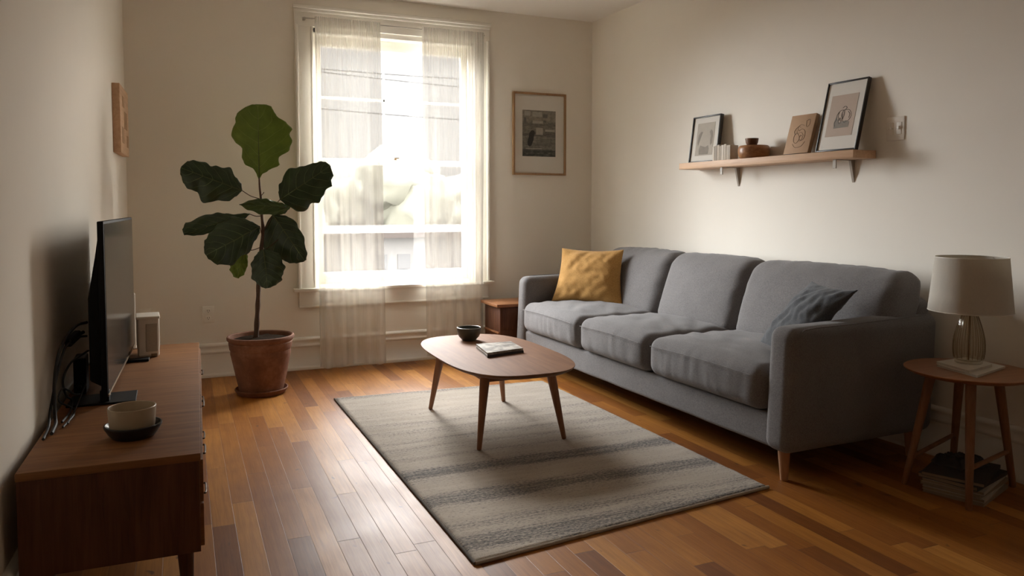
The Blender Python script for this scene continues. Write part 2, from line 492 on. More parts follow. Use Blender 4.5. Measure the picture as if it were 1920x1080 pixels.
M['ink_pale'] = plain('faded_ink', (.16, .10, .06), .8, .2, 60)
M['shelf_book'] = [plain('booklet_%s' % w, c, .8, .08, 90) for w, c in
                   (('ivory', (.62, .57, .49)), ('grey', (.36, .32, .27)), ('cream', (.52, .46, .38)), ('stone', (.45, .40, .33)))]
M['mag_dark'] = plain('dark_cover', (.03, .026, .024), .5, .3, 30)
M['mag_pale'] = plain('pale_cover', (.42, .38, .32), .6, .15, 30)
M['paper_cover'] = plain('matte_cream_cover', (.58, .53, .45), .7, .08, 30)
M['mag_mid'] = plain('tan_cover', (.24, .19, .13), .6, .15, 30)
def cover_mat():
    t = NT('printed_magazine_cover')
    n = t.noise(t.coords('Object', (1, 1, 1)), 14, 3, .6, .5)
    c = t.ramp(n, [(.40, (.16, .145, .125)), (.50, (.30, .28, .25)), (.58, (.46, .43, .385)), (.8, (.52, .49, .44))])
    return t.bsdf(c, .45)
M['cover'] = cover_mat()

# ================================================================== ROOM
YB = 5.48                      # inner face of the window wall
ZC = 2.64                      # ceiling
LS, RS = .0345, .035           # the side walls open slightly towards the viewer
def xl(y): return -.318 - LS * (YB - y)
def xr(y): return 3.085 + RS * (YB - y)
YF = -.9                      # wall behind the camera
OX0, OX1, OZ0, OZ1 = .862, 2.055, .575, 2.392    # window opening

def poly_wall(bm, a, b, t, z0, z1):
    """vertical slab, inner face from a to b, thickness t to the left of a->b"""
    a, b = Vector(a), Vector(b); d = (b - a).normalized(); n = Vector((-d.y, d.x)) * t
    prism(bm, [a, b, b + n, a + n], z0, z1)

bm = NB(); prism(bm, [(-.9, YF - .2), (3.7, YF - .2), (3.7, YB + .16), (-.9, YB + .16)], -.12, 0)
struct('floor', bm, M['floor'], smooth=False)
bm = NB(); prism(bm, [(-.9, YF - .2), (3.7, YF - .2), (3.7, YB + .16), (-.9, YB + .16)], ZC, ZC + .12)
struct('ceiling', bm, M['ceiling'], smooth=False)
bm = NB()
box(bm, -.32, OX0, YB, YB + .16, 0, ZC); box(bm, OX1, 3.087, YB, YB + .16, 0, ZC)
box(bm, OX0, OX1, YB, YB + .16, 0, OZ0); box(bm, OX0, OX1, YB, YB + .16, OZ1, ZC)
struct('wall_back', bm, M['wall'], smooth=False)
bm = NB(); poly_wall(bm, (xl(YF), YF), (xl(YB + .16), YB + .16), .16, 0, ZC); struct('wall_left', bm, M['wall'], smooth=False)
bm = NB(); poly_wall(bm, (xr(YB + .16), YB + .16), (xr(YF), YF), .16, 0, ZC); struct('wall_right', bm, M['wall'], smooth=False)
bm = NB(); box(bm, xl(YF), xr(YF), YF - .16, YF, 0, ZC); struct('wall_front', bm, M['wall'], smooth=False)

def baseboard(name, a, b):
    """moulded board along a->b, room on the right-hand side of a->b"""
    a, b = Vector((*a, 0)), Vector((*b, 0)); d = (b - a).normalized(); n = Vector((d.y, -d.x, 0))
    prof = [(0, 0), (.030, 0), (.031, .012), (.026, .024), (.019, .030), (.018, .158), (.024, .163), (.027, .170), (.026, .177), (.021, .181),
            (.0205, .200), (.024, .208), (.025, .214), (.020, .222), (.012, .228), (0, .229)]
    bm = NB()
    A = [bm.verts.new(a + n * o + Vector((0, 0, z))) for o, z in prof]
    B = [bm.verts.new(b + n * o + Vector((0, 0, z))) for o, z in prof]
    for i in range(len(prof) - 1): bm.faces.new((A[i], B[i], B[i + 1], A[i + 1]))
    bm.faces.new(A[::-1]); bm.faces.new(B)
    struct(name, bm, M['trim'], sharp=50)
baseboard('baseboard_back', (-.318, YB), (3.085, YB))
baseboard('baseboard_right', (xr(YB - .02), YB - .02), (xr(YF), YF))
baseboard('baseboard_left', (xl(YF), YF), (xl(YB - .02), YB - .02))

# ---- window
win = thing('window_1', None, None, (1.458, YB, OZ0), 0, kind='structure')
def wpart(name, bm, mat='trim', parent=win, **k): return obj(name, bm, M[mat], parent, world=True, **k)
bm = NB()   # casing: flat boards with a raised outer band and an inner bead
for x0, x1 in ((.738, OX0), (OX1, 2.178)):
    box(bm, x0, x1, YB - .018, YB, .575, 2.405, .003)
box(bm, .738, .760, YB - .034, YB - .016, .575, 2.405, .006); box(bm, 2.156, 2.178, YB - .034, YB - .016, .575, 2.405, .006)
box(bm, OX0 - .014, OX0 + .002, YB - .026, YB - .010, .575, 2.40, .005); box(bm, OX1 - .002, OX1 + .014, YB - .026, YB - .010, .575, 2.40, .005)
box(bm, .738, 2.178, YB - .020, YB, 2.395, 2.520, .003)
box(bm, .728, 2.188, YB - .044, YB, 2.512, 2.538, .007)
box(bm, .733, 2.183, YB - .030, YB, 2.492, 2.514, .006)
wpart('casing', bm)
bm = NB(); box(bm, .706, 2.206, YB - .058, YB + .10, .552, .577, .006); wpart('stool', bm)
bm = NB(); box(bm, .745, 2.170, YB - .020, YB, .440, .553, .003); box(bm, .745, 2.170, YB - .026, YB - .002, .440, .455, .004); wpart('apron', bm)
bm = NB()   # jamb lining and stops
box(bm, OX0 - .001, OX0 + .018, YB, YB + .16, .575, OZ1); box(bm, OX1 - .018, OX1 + .001, YB, YB + .16, .575, OZ1)
box(bm, OX0, OX1, YB, YB + .16, OZ1 - .03, OZ1); box(bm, OX0, OX1, YB + .10, YB + .22, .545, .585)
box(bm, OX0 + .018, OX0 + .034, YB + .02, YB + .045, .577, OZ1 - .03, .003); box(bm, OX1 - .034, OX1 - .018, YB + .02, YB + .045, .577, OZ1 - .03, .003)
wpart('jamb', bm)
sx0, sx1 = OX0 + .020, OX1 - .020
def sash(name, y, z0, z1, rail_b, rail_t, stile, label):
    bm = NB()
    box(bm, sx0, sx0 + stile, y, y + .035, z0, z1, .004); box(bm, sx1 - stile, sx1, y, y + .035, z0, z1, .004)
    box(bm, sx0 + stile - .002, sx1 - stile + .002, y + .001, y + .034, z0, z0 + rail_b, .004)
    box(bm, sx0 + stile - .002, sx1 - stile + .002, y + .001, y + .034, z1 - rail_t, z1, .004)
    o = wpart(name, bm)
    bm = NB(); box(bm, sx0 + stile - .004, sx1 - stile + .004, y + .015, y + .019, z0 + rail_b - .004, z1 - rail_t + .004)
    wpart('pane', bm, 'pane', o, smooth=False)
    return o
low = sash('lower_sash', YB + .05, .590, 1.492, .085, .040, .048, '')
upp = sash('upper_sash', YB + .09, 1.460, 2.362, .036, .075, .048, '')
bm = NB(); lathe(bm, [(0, 0), (.018, 0), (.018, .006), (.008, .010), (.008, .016), (0, .018)], (1.46, YB + .066, 1.492), 20)
box(bm, 1.452, 1.492, YB + .060, YB + .070, 1.503, 1.512, .002)
wpart('sash_lock', bm, 'brass', low)
bm = NB(); box(bm, sx0, sx1, YB + .015, YB + .03, 2.375, 2.388, .002); wpart('head_stop', bm)
# storm window outside the sashes
bm = NB()
for x0, x1 in ((OX0 + .018, OX0 + .045), (OX1 - .045, OX1 - .018)): box(bm, x0, x1, YB + .135, YB + .155, .59, OZ1 - .03, .002)
box(bm, OX0 + .045, OX1 - .045, YB + .136, YB + .154, .59, .62); box(bm, OX0 + .045, OX1 - .045, YB + .136, YB + .154, 2.33, OZ1 - .03)
box(bm, OX0 + .045, OX1 - .045, YB + .138, YB + .152, 1.925, 1.943); box(bm, 1.393, 1.404, YB + .138, YB + .152, 1.50, 2.33)
wpart('storm_frame', bm)
bm = NB(); box(bm, sx0 - .002, sx1 + .002, YB + .02, YB + .03, 2.362, 2.3625); wpart('weather_strip', bm)

# ---- curtain rod and the two sheers
def tubeh(bm, x0, x1, y, z0, z1, r): tube(bm, [(x0 + (x1 - x0) * i / 8, y, z0 + (z1 - z0) * i / 8) for i in range(9)], r, 10)
rod = thing('curtain_rod', 'thin grey curtain rod across the head of the window casing', 'curtain rod', (1.455, YB - .058, 2.436))
bm = NB(); tubeh(bm, .785, 2.125, YB - .060, 2.440, 2.436, .0042); obj('rod', bm, M['metal'], rod, world=True)
for x in (.80, 2.11):
    bm = NB(); box(bm, x - .008, x + .008, YB - .064, YB - .019, 2.428, 2.446, .003); obj('bracket', bm, M['metal'], rod, world=True)

def curtain(name, x0, x1, xb0, xb1, zt, zb, seed, label, nf, y0):
    rnd = random.Random(seed)
    nx, nz = 220, 90
    ks = [(rnd.uniform(.6, 1), nf * rnd.uniform(.8, 1.2), rnd.uniform(0, 6.28)) for _ in range(3)]
    bm = NB(); G = []
    for j in range(nz + 1):
        v = j / nz; z = zt + (zb - zt) * v
        row = []
        for i in range(nx + 1):
            u = i / nx
            w = u + .018 * math.sin(2 * PI * 2.3 * u + seed) * v
            xx = (x0 + (x1 - x0) * w) * (1 - v) + (xb0 + (xb1 - xb0) * w) * v
            top_amp = .006 * math.exp(-v * 14)
            y = top_amp * math.sin(2 * PI * 34 * u) + .003 * math.exp(-v * 4) * math.sin(2 * PI * 21 * u + 1)
            g = min(1, .25 + v * 1.3)
            for a, k, p in ks: y += g * .0105 * a * math.sin(2 * PI * k * u + p + .5 * math.sin(v * 3 + p))
            y += g * .006 * noise.noise(Vector((u * 9, v * 2.2, seed)))
            zz = z + (.012 * math.sin(u * 9 + seed) * v if j == nz else 0)
            row.append(bm.verts.new((xx, y0 - .012 * v + y, zz)))
        G.append(row)
    for j in range(nz):
        for i in range(nx): bm.faces.new((G[j][i], G[j][i + 1], G[j + 1][i + 1], G[j + 1][i]))
    o = top(name, bm, M['sheer'], label, 'curtain', ((x0 + x1) / 2, y0, zb), 'sheer curtains at the window', sharp=180)
    return o
curtain('sheer_curtain', .866, 1.322, .872, 1.350, 2.452, .022, 3, 'sheer white curtain panel on the left, beside the potted fig', 5, YB - .085)
curtain('sheer_curtain', 1.628, 2.112, 1.640, 2.100, 2.452, .030, 8, 'sheer white curtain panel on the right, beside the framed photograph', 5, YB - .085)

# ---- outlets and switch
def outlet(loc, label):
    t = thing('wall_outlet', label, 'outlet', loc)
    bm = NB(); box(bm, -.036, .036, -.006, 0, 0, .112, .003); obj('cover_plate', bm, M['white_plastic'], t)
    for z in (.032, .080):
        bm = NB(); lathe(bm, [(0, .0025), (.0165, .0025), (.0175, 0)], (0, 0, 0), 20)
        bm.transform(Matrix.Rotation(PI / 2, 4, 'X')); bm.transform(Matrix.Translation((0, -.006, z)))
        s = obj('socket', bm, M['white_plastic'], t)
        bm = NB()
        for x in (-.0065, .0065): box(bm, x - .0012, x + .0012, -.0092, -.0082, z - .003, z + .007)
        box(bm, -.0022, .0022, -.0092, -.0082, z - .011, z - .007)
        obj('slots', bm, M['black'], s)
outlet((.151, YB, .369), 'cream double power outlet on the wall between cabinet and plant pot')
outlet((-.232, YB, .372), 'cream power outlet on the back wall just above the white router')

AR = math.atan2(-1, RS)        # local x runs along the right wall towards the viewer, local -y into the room
AL = math.atan2(1, LS)         # local x runs along the left wall towards the window, local -y into the room
def RW(s, off, z):
    L = math.hypot(RS, 1)
    return (3.085 + RS / L * s - off / L, YB - s / L - RS / L * off, z)
def LWp(y, off, z):
    L = math.hypot(LS, 1)
    return (xl(y) + off / L, y - LS / L * off, z)

sw = thing('light_switch', 'white light switch plate on the wall right of the shelf', 'light switch', RW(2.815, 0, 1.469), AR)
bm = NB(); box(bm, -.049, .049, -.006, 0, 0, .114, .003); obj('cover_plate', bm, M['white_plastic'], sw)
for x in (-.022, .022):
    bm = NB(); box(bm, x - .013, x + .013, -.008, -.005, .028, .086, .0015); r = obj('rocker_surround', bm, M['white_plastic'], sw)
    bm = NB(); box(bm, x - .004, x + .004, -.016, -.006, .052, .068, .002); obj('toggle', bm, M['white_plastic'], sw)
    bm = NB(); box(bm, x - .0135, x + .0135, -.0084, -.0079, .0565, .0575); obj('seam', bm, M['ink_pale'], r)

# ================================================================== PICTURES
def ring_frame(bm, w, h, fw, d, y0=0, b=.0015):
    """rectangular frame in the xz plane, x -w/2..w/2, z 0..h, front at y0-d"""
    box(bm, -w / 2, -w / 2 + fw, y0 - d, y0, 0, h, b); box(bm, w / 2 - fw, w / 2, y0 - d, y0, 0, h, b)
    box(bm, -w / 2 + fw, w / 2 - fw, y0 - d, y0, 0, fw, b); box(bm, -w / 2 + fw, w / 2 - fw, y0 - d, y0, h - fw, h, b)
def flat(bm, x0, x1, y, z0, z1, t=.0012): box(bm, x0, x1, y - t, y, z0, z1)
def blob(bm, pts, y, t=.0006):
    P = [bm.verts.new((x, y - t, z)) for x, z in pts]; Q = [bm.verts.new((x, y, z)) for x, z in pts]
    bm.faces.new(P); bm.faces.new(Q[::-1]); n = len(pts)
    for i in range(n): bm.faces.new((P[i], Q[i], Q[(i + 1) % n], P[(i + 1) % n]))
def stroke(bm, pts, y, r=.0011, closed=False, per=6):
    P = spline([(x, y, z) for x, z in pts], per); tube(bm, P, r, 5)
def shear_lean(o, lean):       # tip the whole thing back about its base
    o.rotation_euler = (lean, 0, o.rotation_euler.z); o.rotation_mode = 'XYZ'

pic = thing('framed_photograph', 'oak framed black and white street photograph on the back wall', 'picture', (2.608, YB, 1.397))
bm = NB(); ring_frame(bm, .462, .645, .016, .024); obj('frame', bm, M['frame_oak'], pic)
bm = NB(); flat(bm, -.218, .218, -.006, .014, .631, .003); obj('mat_board', bm, M['mat'], pic)
bm = NB(); flat(bm, -.147, .142, -.0095, .147, .508, .001); ph = obj('print', bm, M['photo'], pic)
bm = NB()   # figure walking, its long shadow
blob(bm, [(-.075, .345), (-.062, .352), (-.046, .348), (-.040, .330), (-.046, .312), (-.050, .300), (-.052, .276), (-.062, .252), (-.070, .232), (-.086, .224), (-.100, .234), (-.104, .256), (-.100, .280), (-.092, .300), (-.090, .325)], -.0106)
obj('figure', bm, M['photo_dark'], ph)
for x0, x1, z0, z1 in ((.028, .070, .452, .480), (.034, .058, .415, .432), (-.135, -.115, .400, .450), (.062, .140, .300, .318), (.075, .120, .405, .412)):
    bm = NB(); flat(bm, x0, x1, -.0105, z0, z1, .0004); obj('pictured_window', bm, M['photo_mid'], ph, smooth=False)
for x0, x1, z0, z1 in ((-.062, .022, .458, .496), (-.130, -.080, .462, .500), (-.030, .030, .318, .372), (-.120, .02, .205, .2115), (.05, .135, .345, .36), (-.06, .03, .405, .425)):
    bm = NB(); flat(bm, x0, x1, -.0105, z0, z1, .0004); obj('pictured_wall', bm, M['photo_light'], ph, smooth=False)

def left_pic():
    c = LWp(5.02, 0, 1.452)
    t = thing('wooden_picture_panel', 'thick light wood panel hung on the left wall near the corner', 'picture', c, AL)
    bm = NB(); box(bm, -.22, .22, -.040, 0, 0, .385, .003); obj('panel', bm, M['oak'], t)
    bm = NB()
    for x0, z0, w, h in ((-.15, .06, .10, .09), (-.02, .15, .14, .10), (-.10, .27, .09, .06), (.10, .05, .07, .07)):
        flat(bm, x0, x0 + w, -.040, z0, z0 + h, .0015)
    obj('relief', bm, M['art_tan'], t)
left_pic()

# ---- right wall shelf
SHZ = 1.428
sh = thing('wall_shelf', 'long light oak wall shelf above the sofa', 'shelf', RW(2.03, 0, SHZ - .04), AR)
bm = NB(); box(bm, -.678, .678, -.163, -.002, 0, .04, .002); obj('board', bm, M['oak'], sh)
for sx in (-.300, .545):
    br = None
    bm = NB()
    box(bm, sx - .010, sx + .010, -.140, -.002, -.004, 0, .001)
    P = [(-.002, -.003), (-.030, -.003), (-.014, -.070), (-.002, -.115)]
    lo = [bm.verts.new((sx - .007, y, z)) for y, z in P]; hi = [bm.verts.new((sx + .007, y, z)) for y, z in P]
    bm.faces.new(lo); bm.faces.new(hi[::-1])
    for i in range(4): bm.faces.new((lo[i], hi[i], hi[(i + 1) % 4], lo[(i + 1) % 4]))
    box(bm, sx - .010, sx + .010, -.140, -.134, -.046, -.002, .001)
    obj('bracket', bm, M['greige'], sh, smooth=False)

def shelf_frame(name, s0, s1, base_off, top_off, h, fw, d, label, cat, mat):
    w = s1 - s0; lean = math.atan2(base_off - top_off, h)
    t = thing(name, label, cat, RW((s0 + s1) / 2, base_off - d * math.cos(lean), SHZ + d * 0 + .0005), AR)
    shear_lean(t, -lean)
    bm = NB(); ring_frame(bm, w, h, fw, d); obj('frame', bm, mat, t)
    return t, w
# small black frame at the far end
t, w = shelf_frame('framed_print', 1.345, 1.612, .085, .045, .300, .0085, .026, 'small black framed grey print at the far end of the shelf', 'picture', M['frame_black'])
bm = NB(); flat(bm, -w / 2 + .007, w / 2 - .007, -.014, .007, .293, .003); mb = obj('mat_board', bm, M['mat'], t)
bm = NB(); flat(bm, -.085, .083, -.0172, .045, .255, .001); pr = obj('print', bm, M['art_grey'], t)
bm = NB()
blob(bm, [(-.045, .052), (.042, .052), (.045, .085), (.036, .108), (.010, .098), (-.012, .103), (-.04, .112), (-.05, .085)], -.0183)
blob(bm, [(.038, .195), (.050, .208), (.064, .196), (.072, .170), (.070, .120), (.056, .108), (.050, .140), (.052, .168)], -.0183)
blob(bm, [(-.062, .110), (-.040, .175), (-.028, .198), (-.045, .200), (-.066, .180), (-.072, .130)], -.0183)
obj('figure', bm, M['art_grey2'], pr)
# kraft panel
t, w = shelf_frame('wooden_art_panel', 2.19, 2.362, .100, .034, .222, .004, .024, 'tan art panel with line drawing leaning beside large black frame', 'picture', M['frame_black'])
bm = NB(); box(bm, -w / 2 + .001, w / 2 + .001, -.027, -.003, .001, .223, .0015); pn = obj('panel', bm, M['art_tan'], t)
bm = NB()
for pts in (((.030, .185), (.052, .190), (.055, .160), (.038, .150), (.030, .185)), ((.02, .16), (-.005, .165), (-.02, .15), (-.01, .13), (.01, .14), (.03, .13), (.04, .11), (.035, .08), (.01, .07)),
            ((-.02, .12), (-.035, .10), (-.03, .07), (-.01, .06), (.005, .08), (0, .10), (-.02, .12)), ((.01, .105), (.025, .095), (.02, .075), (.005, .085), (.01, .105)),
            ((-.025, .135), (-.015, .115), (.01, .12), (.03, .10)), ((-.035, .055), (-.01, .035), (.03, .04), (.05, .065)), ((-.03, .11), (-.04, .13), (-.02, .155), (.0, .15))):
    stroke(bm, pts, -.0275, .0011)
obj('line_drawing', bm, M['ink_pale'], pn)
# large black frame
t, w = shelf_frame('framed_print', 2.43, 2.682, .120, .030, .372, .0075, .022, 'large black framed line drawing leaning at the near end of the shelf', 'picture', M['frame_black'])
bm = NB(); flat(bm, -w / 2 + .006, w / 2 - .006, -.012, .006, .366, .003); obj('mat_board', bm, M['mat'], t)
bm = NB(); flat(bm, -.086, .080, -.0152, .078, .298, .001); pr = obj('print', bm, M['art_pink'], t)
bm = NB(); blob(bm, [(-.040, .120), (.050, .122), (.052, .150), (.03, .158), (-.015, .15), (-.022, .165), (-.035, .180), (-.044, .150)], -.0163); obj('wash', bm, M['art_grey2'], pr)
bm = NB()
for pts in (((-.020, .165), (-.012, .145), (.000, .150), (.002, .175), (.004, .195)), ((-.030, .165), (-.032, .190), (-.015, .212), (.010, .215), (.035, .214), (.05, .20), (.056, .18), (.045, .158), (.025, .152)),
            ((.010, .215), (.012, .190), (.008, .165), (.016, .150), (.028, .148)), ((.004, .214), (-.004, .190), (.006, .170)), ((-.02, .205), (-.024, .185), (-.016, .165)),
            ((-.004, .226), (.010, .234), (.022, .226), (.014, .216)), ((-.014, .16), (-.010, .175), (-.004, .155)), ((-.034, .130), (-.040, .150), (-.030, .168)), ((.034, .205), (.046, .190), (.044, .170))):
    stroke(bm, pts, -.0163, .0012)
obj('line_drawing', bm, M['ink'], pr)
# booklets standing in a row
s = 1.642
ws = [.018, .024, .020, .016, .022, .022, .034]
cs = [0, 1, 2, 3, 0, 2, 3]
nm = ['ivory', 'dark grey', 'cream', 'stone grey', 'ivory', 'cream', 'thick taupe']
wh = ['farthest of the row, next to the small black frame', 'second from the small black frame', 'third from the small black frame', 'in the middle of the row',
      'third from the wooden box', 'second from the wooden box', 'nearest the round wooden box']
for k, (w_, c_) in enumerate(zip(ws, cs)):
    b = thing('booklet', '%s booklet standing on the shelf, %s' % (nm[k], wh[k]), 'booklet', RW(s + w_ / 2, .135, SHZ + .0005), AR, 'pale booklets on the wall shelf')
    hh = .088 + .004 * (k % 3)
    bm = NB(); box(bm, -w_ / 2 + .0005, w_ / 2 - .0005, 0, .062, 0, hh, .0015); obj('cover', bm, M['shelf_book'][c_], b)
    bm = NB(); box(bm, -w_ / 2 + .002, w_ / 2 - .002, .002, .063, .002, hh + .0005); obj('pages', bm, M['paper'], b)
    s += w_ + .0006
# turned box with small dish on it
rb = RW(1.955, .094, SHZ + .0005)
bm = NB(); lathe(bm, [(0, 0), (.066, 0), (.078, .004), (.087, .016), (.090, .036), (.089, .056), (.085, .068), (.079, .0735), (.06, .0748), (0, .0750)], rb, 48)
top('wooden_box', bm, M['bowlwood'], 'low round turned wooden box on the shelf, under the small dish', 'wooden box', rb)
rd = (rb[0] - .012, rb[1] + .004, rb[2] + .0752)
bm = NB(); lathe(bm, [(0, .0), (.022, .0), (.029, .004), (.034, .015), (.0375, .036), (.0375, .040), (.034, .040), (.031, .030), (.024, .012), (0, .008)], rd, 40)
top('wooden_dish', bm, M['darkwood'], 'small dark wooden dish on top of the round wooden box', 'dish', rd)

# ================================================================== SOFA
AS = math.atan2(-1, .02)
sofa = thing('sofa', 'long grey fabric three seat sofa along the right wall', 'sofa', (2.192, 4.985, 0), AS)
SL, SD = 2.635, .885
def wr(q, nn, seed, amp, sc=6): return q + nn * amp * fbm((q.x * sc + seed, q.y * sc, q.z * sc), 1, 3)
bm = NB(); rbox(bm, (SL / 2, .02 + .42, .203), (SL / 2 - .10, .42, .073), .022, .06, lambda q, n: wr(q, n, 1, .004, 5)); obj('base', bm, M['sofa'], sofa, sharp=180)
for xa, sg, nmx in ((.065, -1, 'far'), (SL - .0725, 1, 'near')):
    hw = .065 if sg < 0 else .0725
    bm = NB()
    def fa(q, n, sg=sg):
        # the arm top dips slightly towards the front and the front edge leans a touch
        t = (q.y + SD / 2) / SD
        q = Vector(q)
        if q.z > 0: q.z += .018 * t - .010
        q.y += .012 * (q.z / .26)
        return wr(q, n, 3 + sg, .003, 5)
    rbox(bm, (xa, SD / 2, .395), (hw, SD / 2, .265), .048, .045, fa)
    a = obj('arm', bm, M['sofa'], sofa, sharp=180)
    bm = NB()    # welt along the outer edge of the front and top
    xo = xa + sg * (hw - .004)
    P = [(xo, .040, .17), (xo, .045, .4), (xo, .050, .585), (xo, .066, .628), (xo, .11, .648), (xo, .4, .654), (xo, .8, .666)]
    tube(bm, spline([(x, y + .0, z) for x, y, z in P], 6), .0028, 6); obj('piping', bm, M['sofa'], a)
bm = NB(); rbox(bm, (SL / 2, SD - .06, .435), (SL / 2 - .03, .058, .30), .045, .08, lambda q, n: wr(q, n, 9, .004, 4)); obj('back_frame', bm, M['sofa'], sofa, sharp=180)
XS = [.128, .925, 1.652, 2.492]
for k in range(3):
    x0, x1 = XS[k] + .002, XS[k + 1] - .002
    hx = (x1 - x0) / 2
    bm = NB(); hy, hz = .315, .098
    def fs(q, n, k=k, hx=hx, hy=hy, hz=hz):
        u, v, w = q.x / hx, q.y / hy, q.z / hz
        q = Vector(q)
        cr = (1 - abs(u) ** 2.6) * (1 - abs(v) ** 3)
        if w > 0: q.z += .030 * cr * w
        # front bulge
        if v < 0: q.y -= .014 * (1 - u * u) * abs(v) * (1 - w * w * .7)
        q.x += .004 * math.copysign(1, u) * (1 - v * v) * (abs(u) ** 4)
        # rounded plan corners at the front
        if v < -.6: q.x *= 1 - .03 * ((-v - .6) / .4) ** 2
        am = .006 if w > .2 else .004
        q += n * am * fbm((q.x * 4 + k * 7, q.y * 9, q.z * 6), 1, 3)
        # gathered creases running down the front face
        if v < -.7: q.y += .0058 * noise.noise(Vector((q.x * 34 + k * 5, q.z * 4, k))) * (1 - abs(w) ** 4)
        if w > .3 and v > -.7:
            q.z += .009 * noise.noise(Vector((q.x * 5 + k * 3, q.y * 16 + q.x * 7, k * 2.)))
        return q
    rbox(bm, ((x0 + x1) / 2, .300 - .004, .375), (hx, hy, hz), .058, .022, fs)
    sc = obj('seat_cushion', bm, M['sofa'], sofa, sharp=180)
    bm = NB(); P = []
    for i in range(41):
        u = -1 + 2 * i / 40
        P.append(((x0 + x1) / 2 + u * (hx - .05) , -.031 - .008 * (1 - u * u) + .0011 * math.sin(i * 1.7), .432 + .0085 * (1 - u * u) ))
    tube(bm, P, .0022, 6); obj('seam', bm, M['sofa'], sc)
for k in range(3):
    x0, x1 = (XS[k] + .004, XS[k + 1] - .002) if k < 2 else (XS[2] + .002, 2.60)
    if k == 0: x0 += .02
    hx = (x1 - x0) / 2; hy, hz = .105, .215
    bm = NB()
    def fb(q, n, k=k, hx=hx, hy=hy, hz=hz):
        u, v, w = q.x / hx, q.y / hy, q.z / hz
        q = Vector(q)
        cr = (1 - abs(u) ** 3) * (1 - abs(w) ** 3)
        if v < 0: q.y -= .040 * cr * abs(v)
        q.z += .010 * (1 - u * u) * max(0, w)
        q.x += .012 * math.copysign(1, u) * (1 - w * w) * (abs(u) ** 4)
        q += n * .006 * fbm((q.x * 4 + k * 5 + 2, q.y * 5, q.z * 4), 1, 3)
        e = max(0, u - .55) / .45 + max(0, -u - .75) / .4
        q.y += .012 * e * noise.noise(Vector((q.x * 3, q.z * 26 - q.x * 12, k * 3.)))
        tp = max(0, w - .55) / .45
        q.z += .006 * tp * noise.noise(Vector((q.x * 22, q.y * 4, k)))
        # lean back
        q.y += (q.z + hz) * .34
        return q
    rbox(bm, ((x0 + x1) / 2, .625, .635), (hx, hy, hz), .075, .026, fb)
    obj('back_cushion', bm, M['sofa'], sofa, sharp=180)
for x, y in ((.06, .065), (SL - .088, .062), (.06, SD - .07), (SL - .08, SD - .07), (SL / 2, SD - .07)):
    bm = NB(); bar(bm, (x, y, .136), (x + (.006 if x > 1 else -.006), y - .002, 0), .026, .016, 20); obj('leg', bm, M['oak_leg'], sofa)

# ---- pillows spanned by four corners
def pillow(name, TL, TR, BR, BL, thick, mat, label, seed, n=44):
    TL, TR, BR, BL = map(Vector, (TL, TR, BR, BL))
    nr = (TR - BL).cross(TL - BR).normalized()
    org = (BL + BR) / 2; org.z = min(BL.z, BR.z)
    bm = NB(); sides = []
    for sgn in (1, -1):
        G = []
        for j in range(n + 1):
            row = []
            for i in range(n + 1):
                u = -1 + 2 * i / n; v = -1 + 2 * j / n
                # edges pull in between the pointed corners
                uu = u * (1 - .085 * (1 - v * v) * abs(u) ** 1.5); vv = v * (1 - .085 * (1 - u * u) * abs(v) ** 1.5)
                a = (uu + 1) / 2; b = (vv + 1) / 2
                p = (BL * (1 - a) + BR * a) * (1 - b) + (TL * (1 - a) + TR * a) * b
                h = thick * ((1 - abs(u) ** 2.4) * (1 - abs(v) ** 2.4)) ** .62
                wk = .5 + .5 * noise.noise(Vector((u * 1.6 + seed, v * 1.6, sgn)))
                edge = min(1, (1 - max(abs(u), abs(v))) * 6)
                h += edge * (.011 * noise.noise(Vector((u * 2.6 + seed, v * 2.6 - u * 2, sgn * 3.))) + .0045 * noise.noise(Vector((u * 7 + v * 4, v * 6 + seed, sgn))))
                # creases fanning in from the middle of the top edge
                h -= edge * .010 * max(0, v) * math.exp(-(u * 3.2) ** 2) * wk
                p = p + nr * sgn * max(h, .0015)
                row.append(bm.verts.new(p))
            G.append(row)
        for j in range(n):
            for i in range(n):
                q = (G[j][i], G[j][i + 1], G[j + 1][i + 1], G[j + 1][i])
                bm.faces.new(q if sgn > 0 else q[::-1])
        sides.append(G)
    A, B = sides
    ringA = [A[0][i] for i in range(n)] + [A[j][n] for j in range(n)] + [A[n][n - i] for i in range(n)] + [A[n - j][0] for j in range(n)]
    ringB = [B[0][i] for i in range(n)] + [B[j][n] for j in range(n)] + [B[n][n - i] for i in range(n)] + [B[n - j][0] for j in range(n)]
    for k in range(len(ringA)):
        q = (k + 1) % len(ringA)
        bm.faces.new((ringA[k], ringB[k], ringB[q], ringA[q]))
    return top(name, bm, M[mat], label, 'pillow', org, 'scatter pillows on the sofa', sharp=180)
pillow('throw_pillow', (2.520, 4.900, .850), (2.790, 4.500, .852), (2.715, 4.385, .475), (2.385, 4.800, .480), .072, 'mustard', 'mustard yellow square pillow at the far end of the sofa', 2)
pillow('throw_pillow', (2.745, 2.745, .795), (2.655, 2.395, .790), (2.42, 2.545, .495), (2.545, 2.880, .485), .062, 'slate', 'dark slate square pillow leaning behind the near sofa arm', 5)

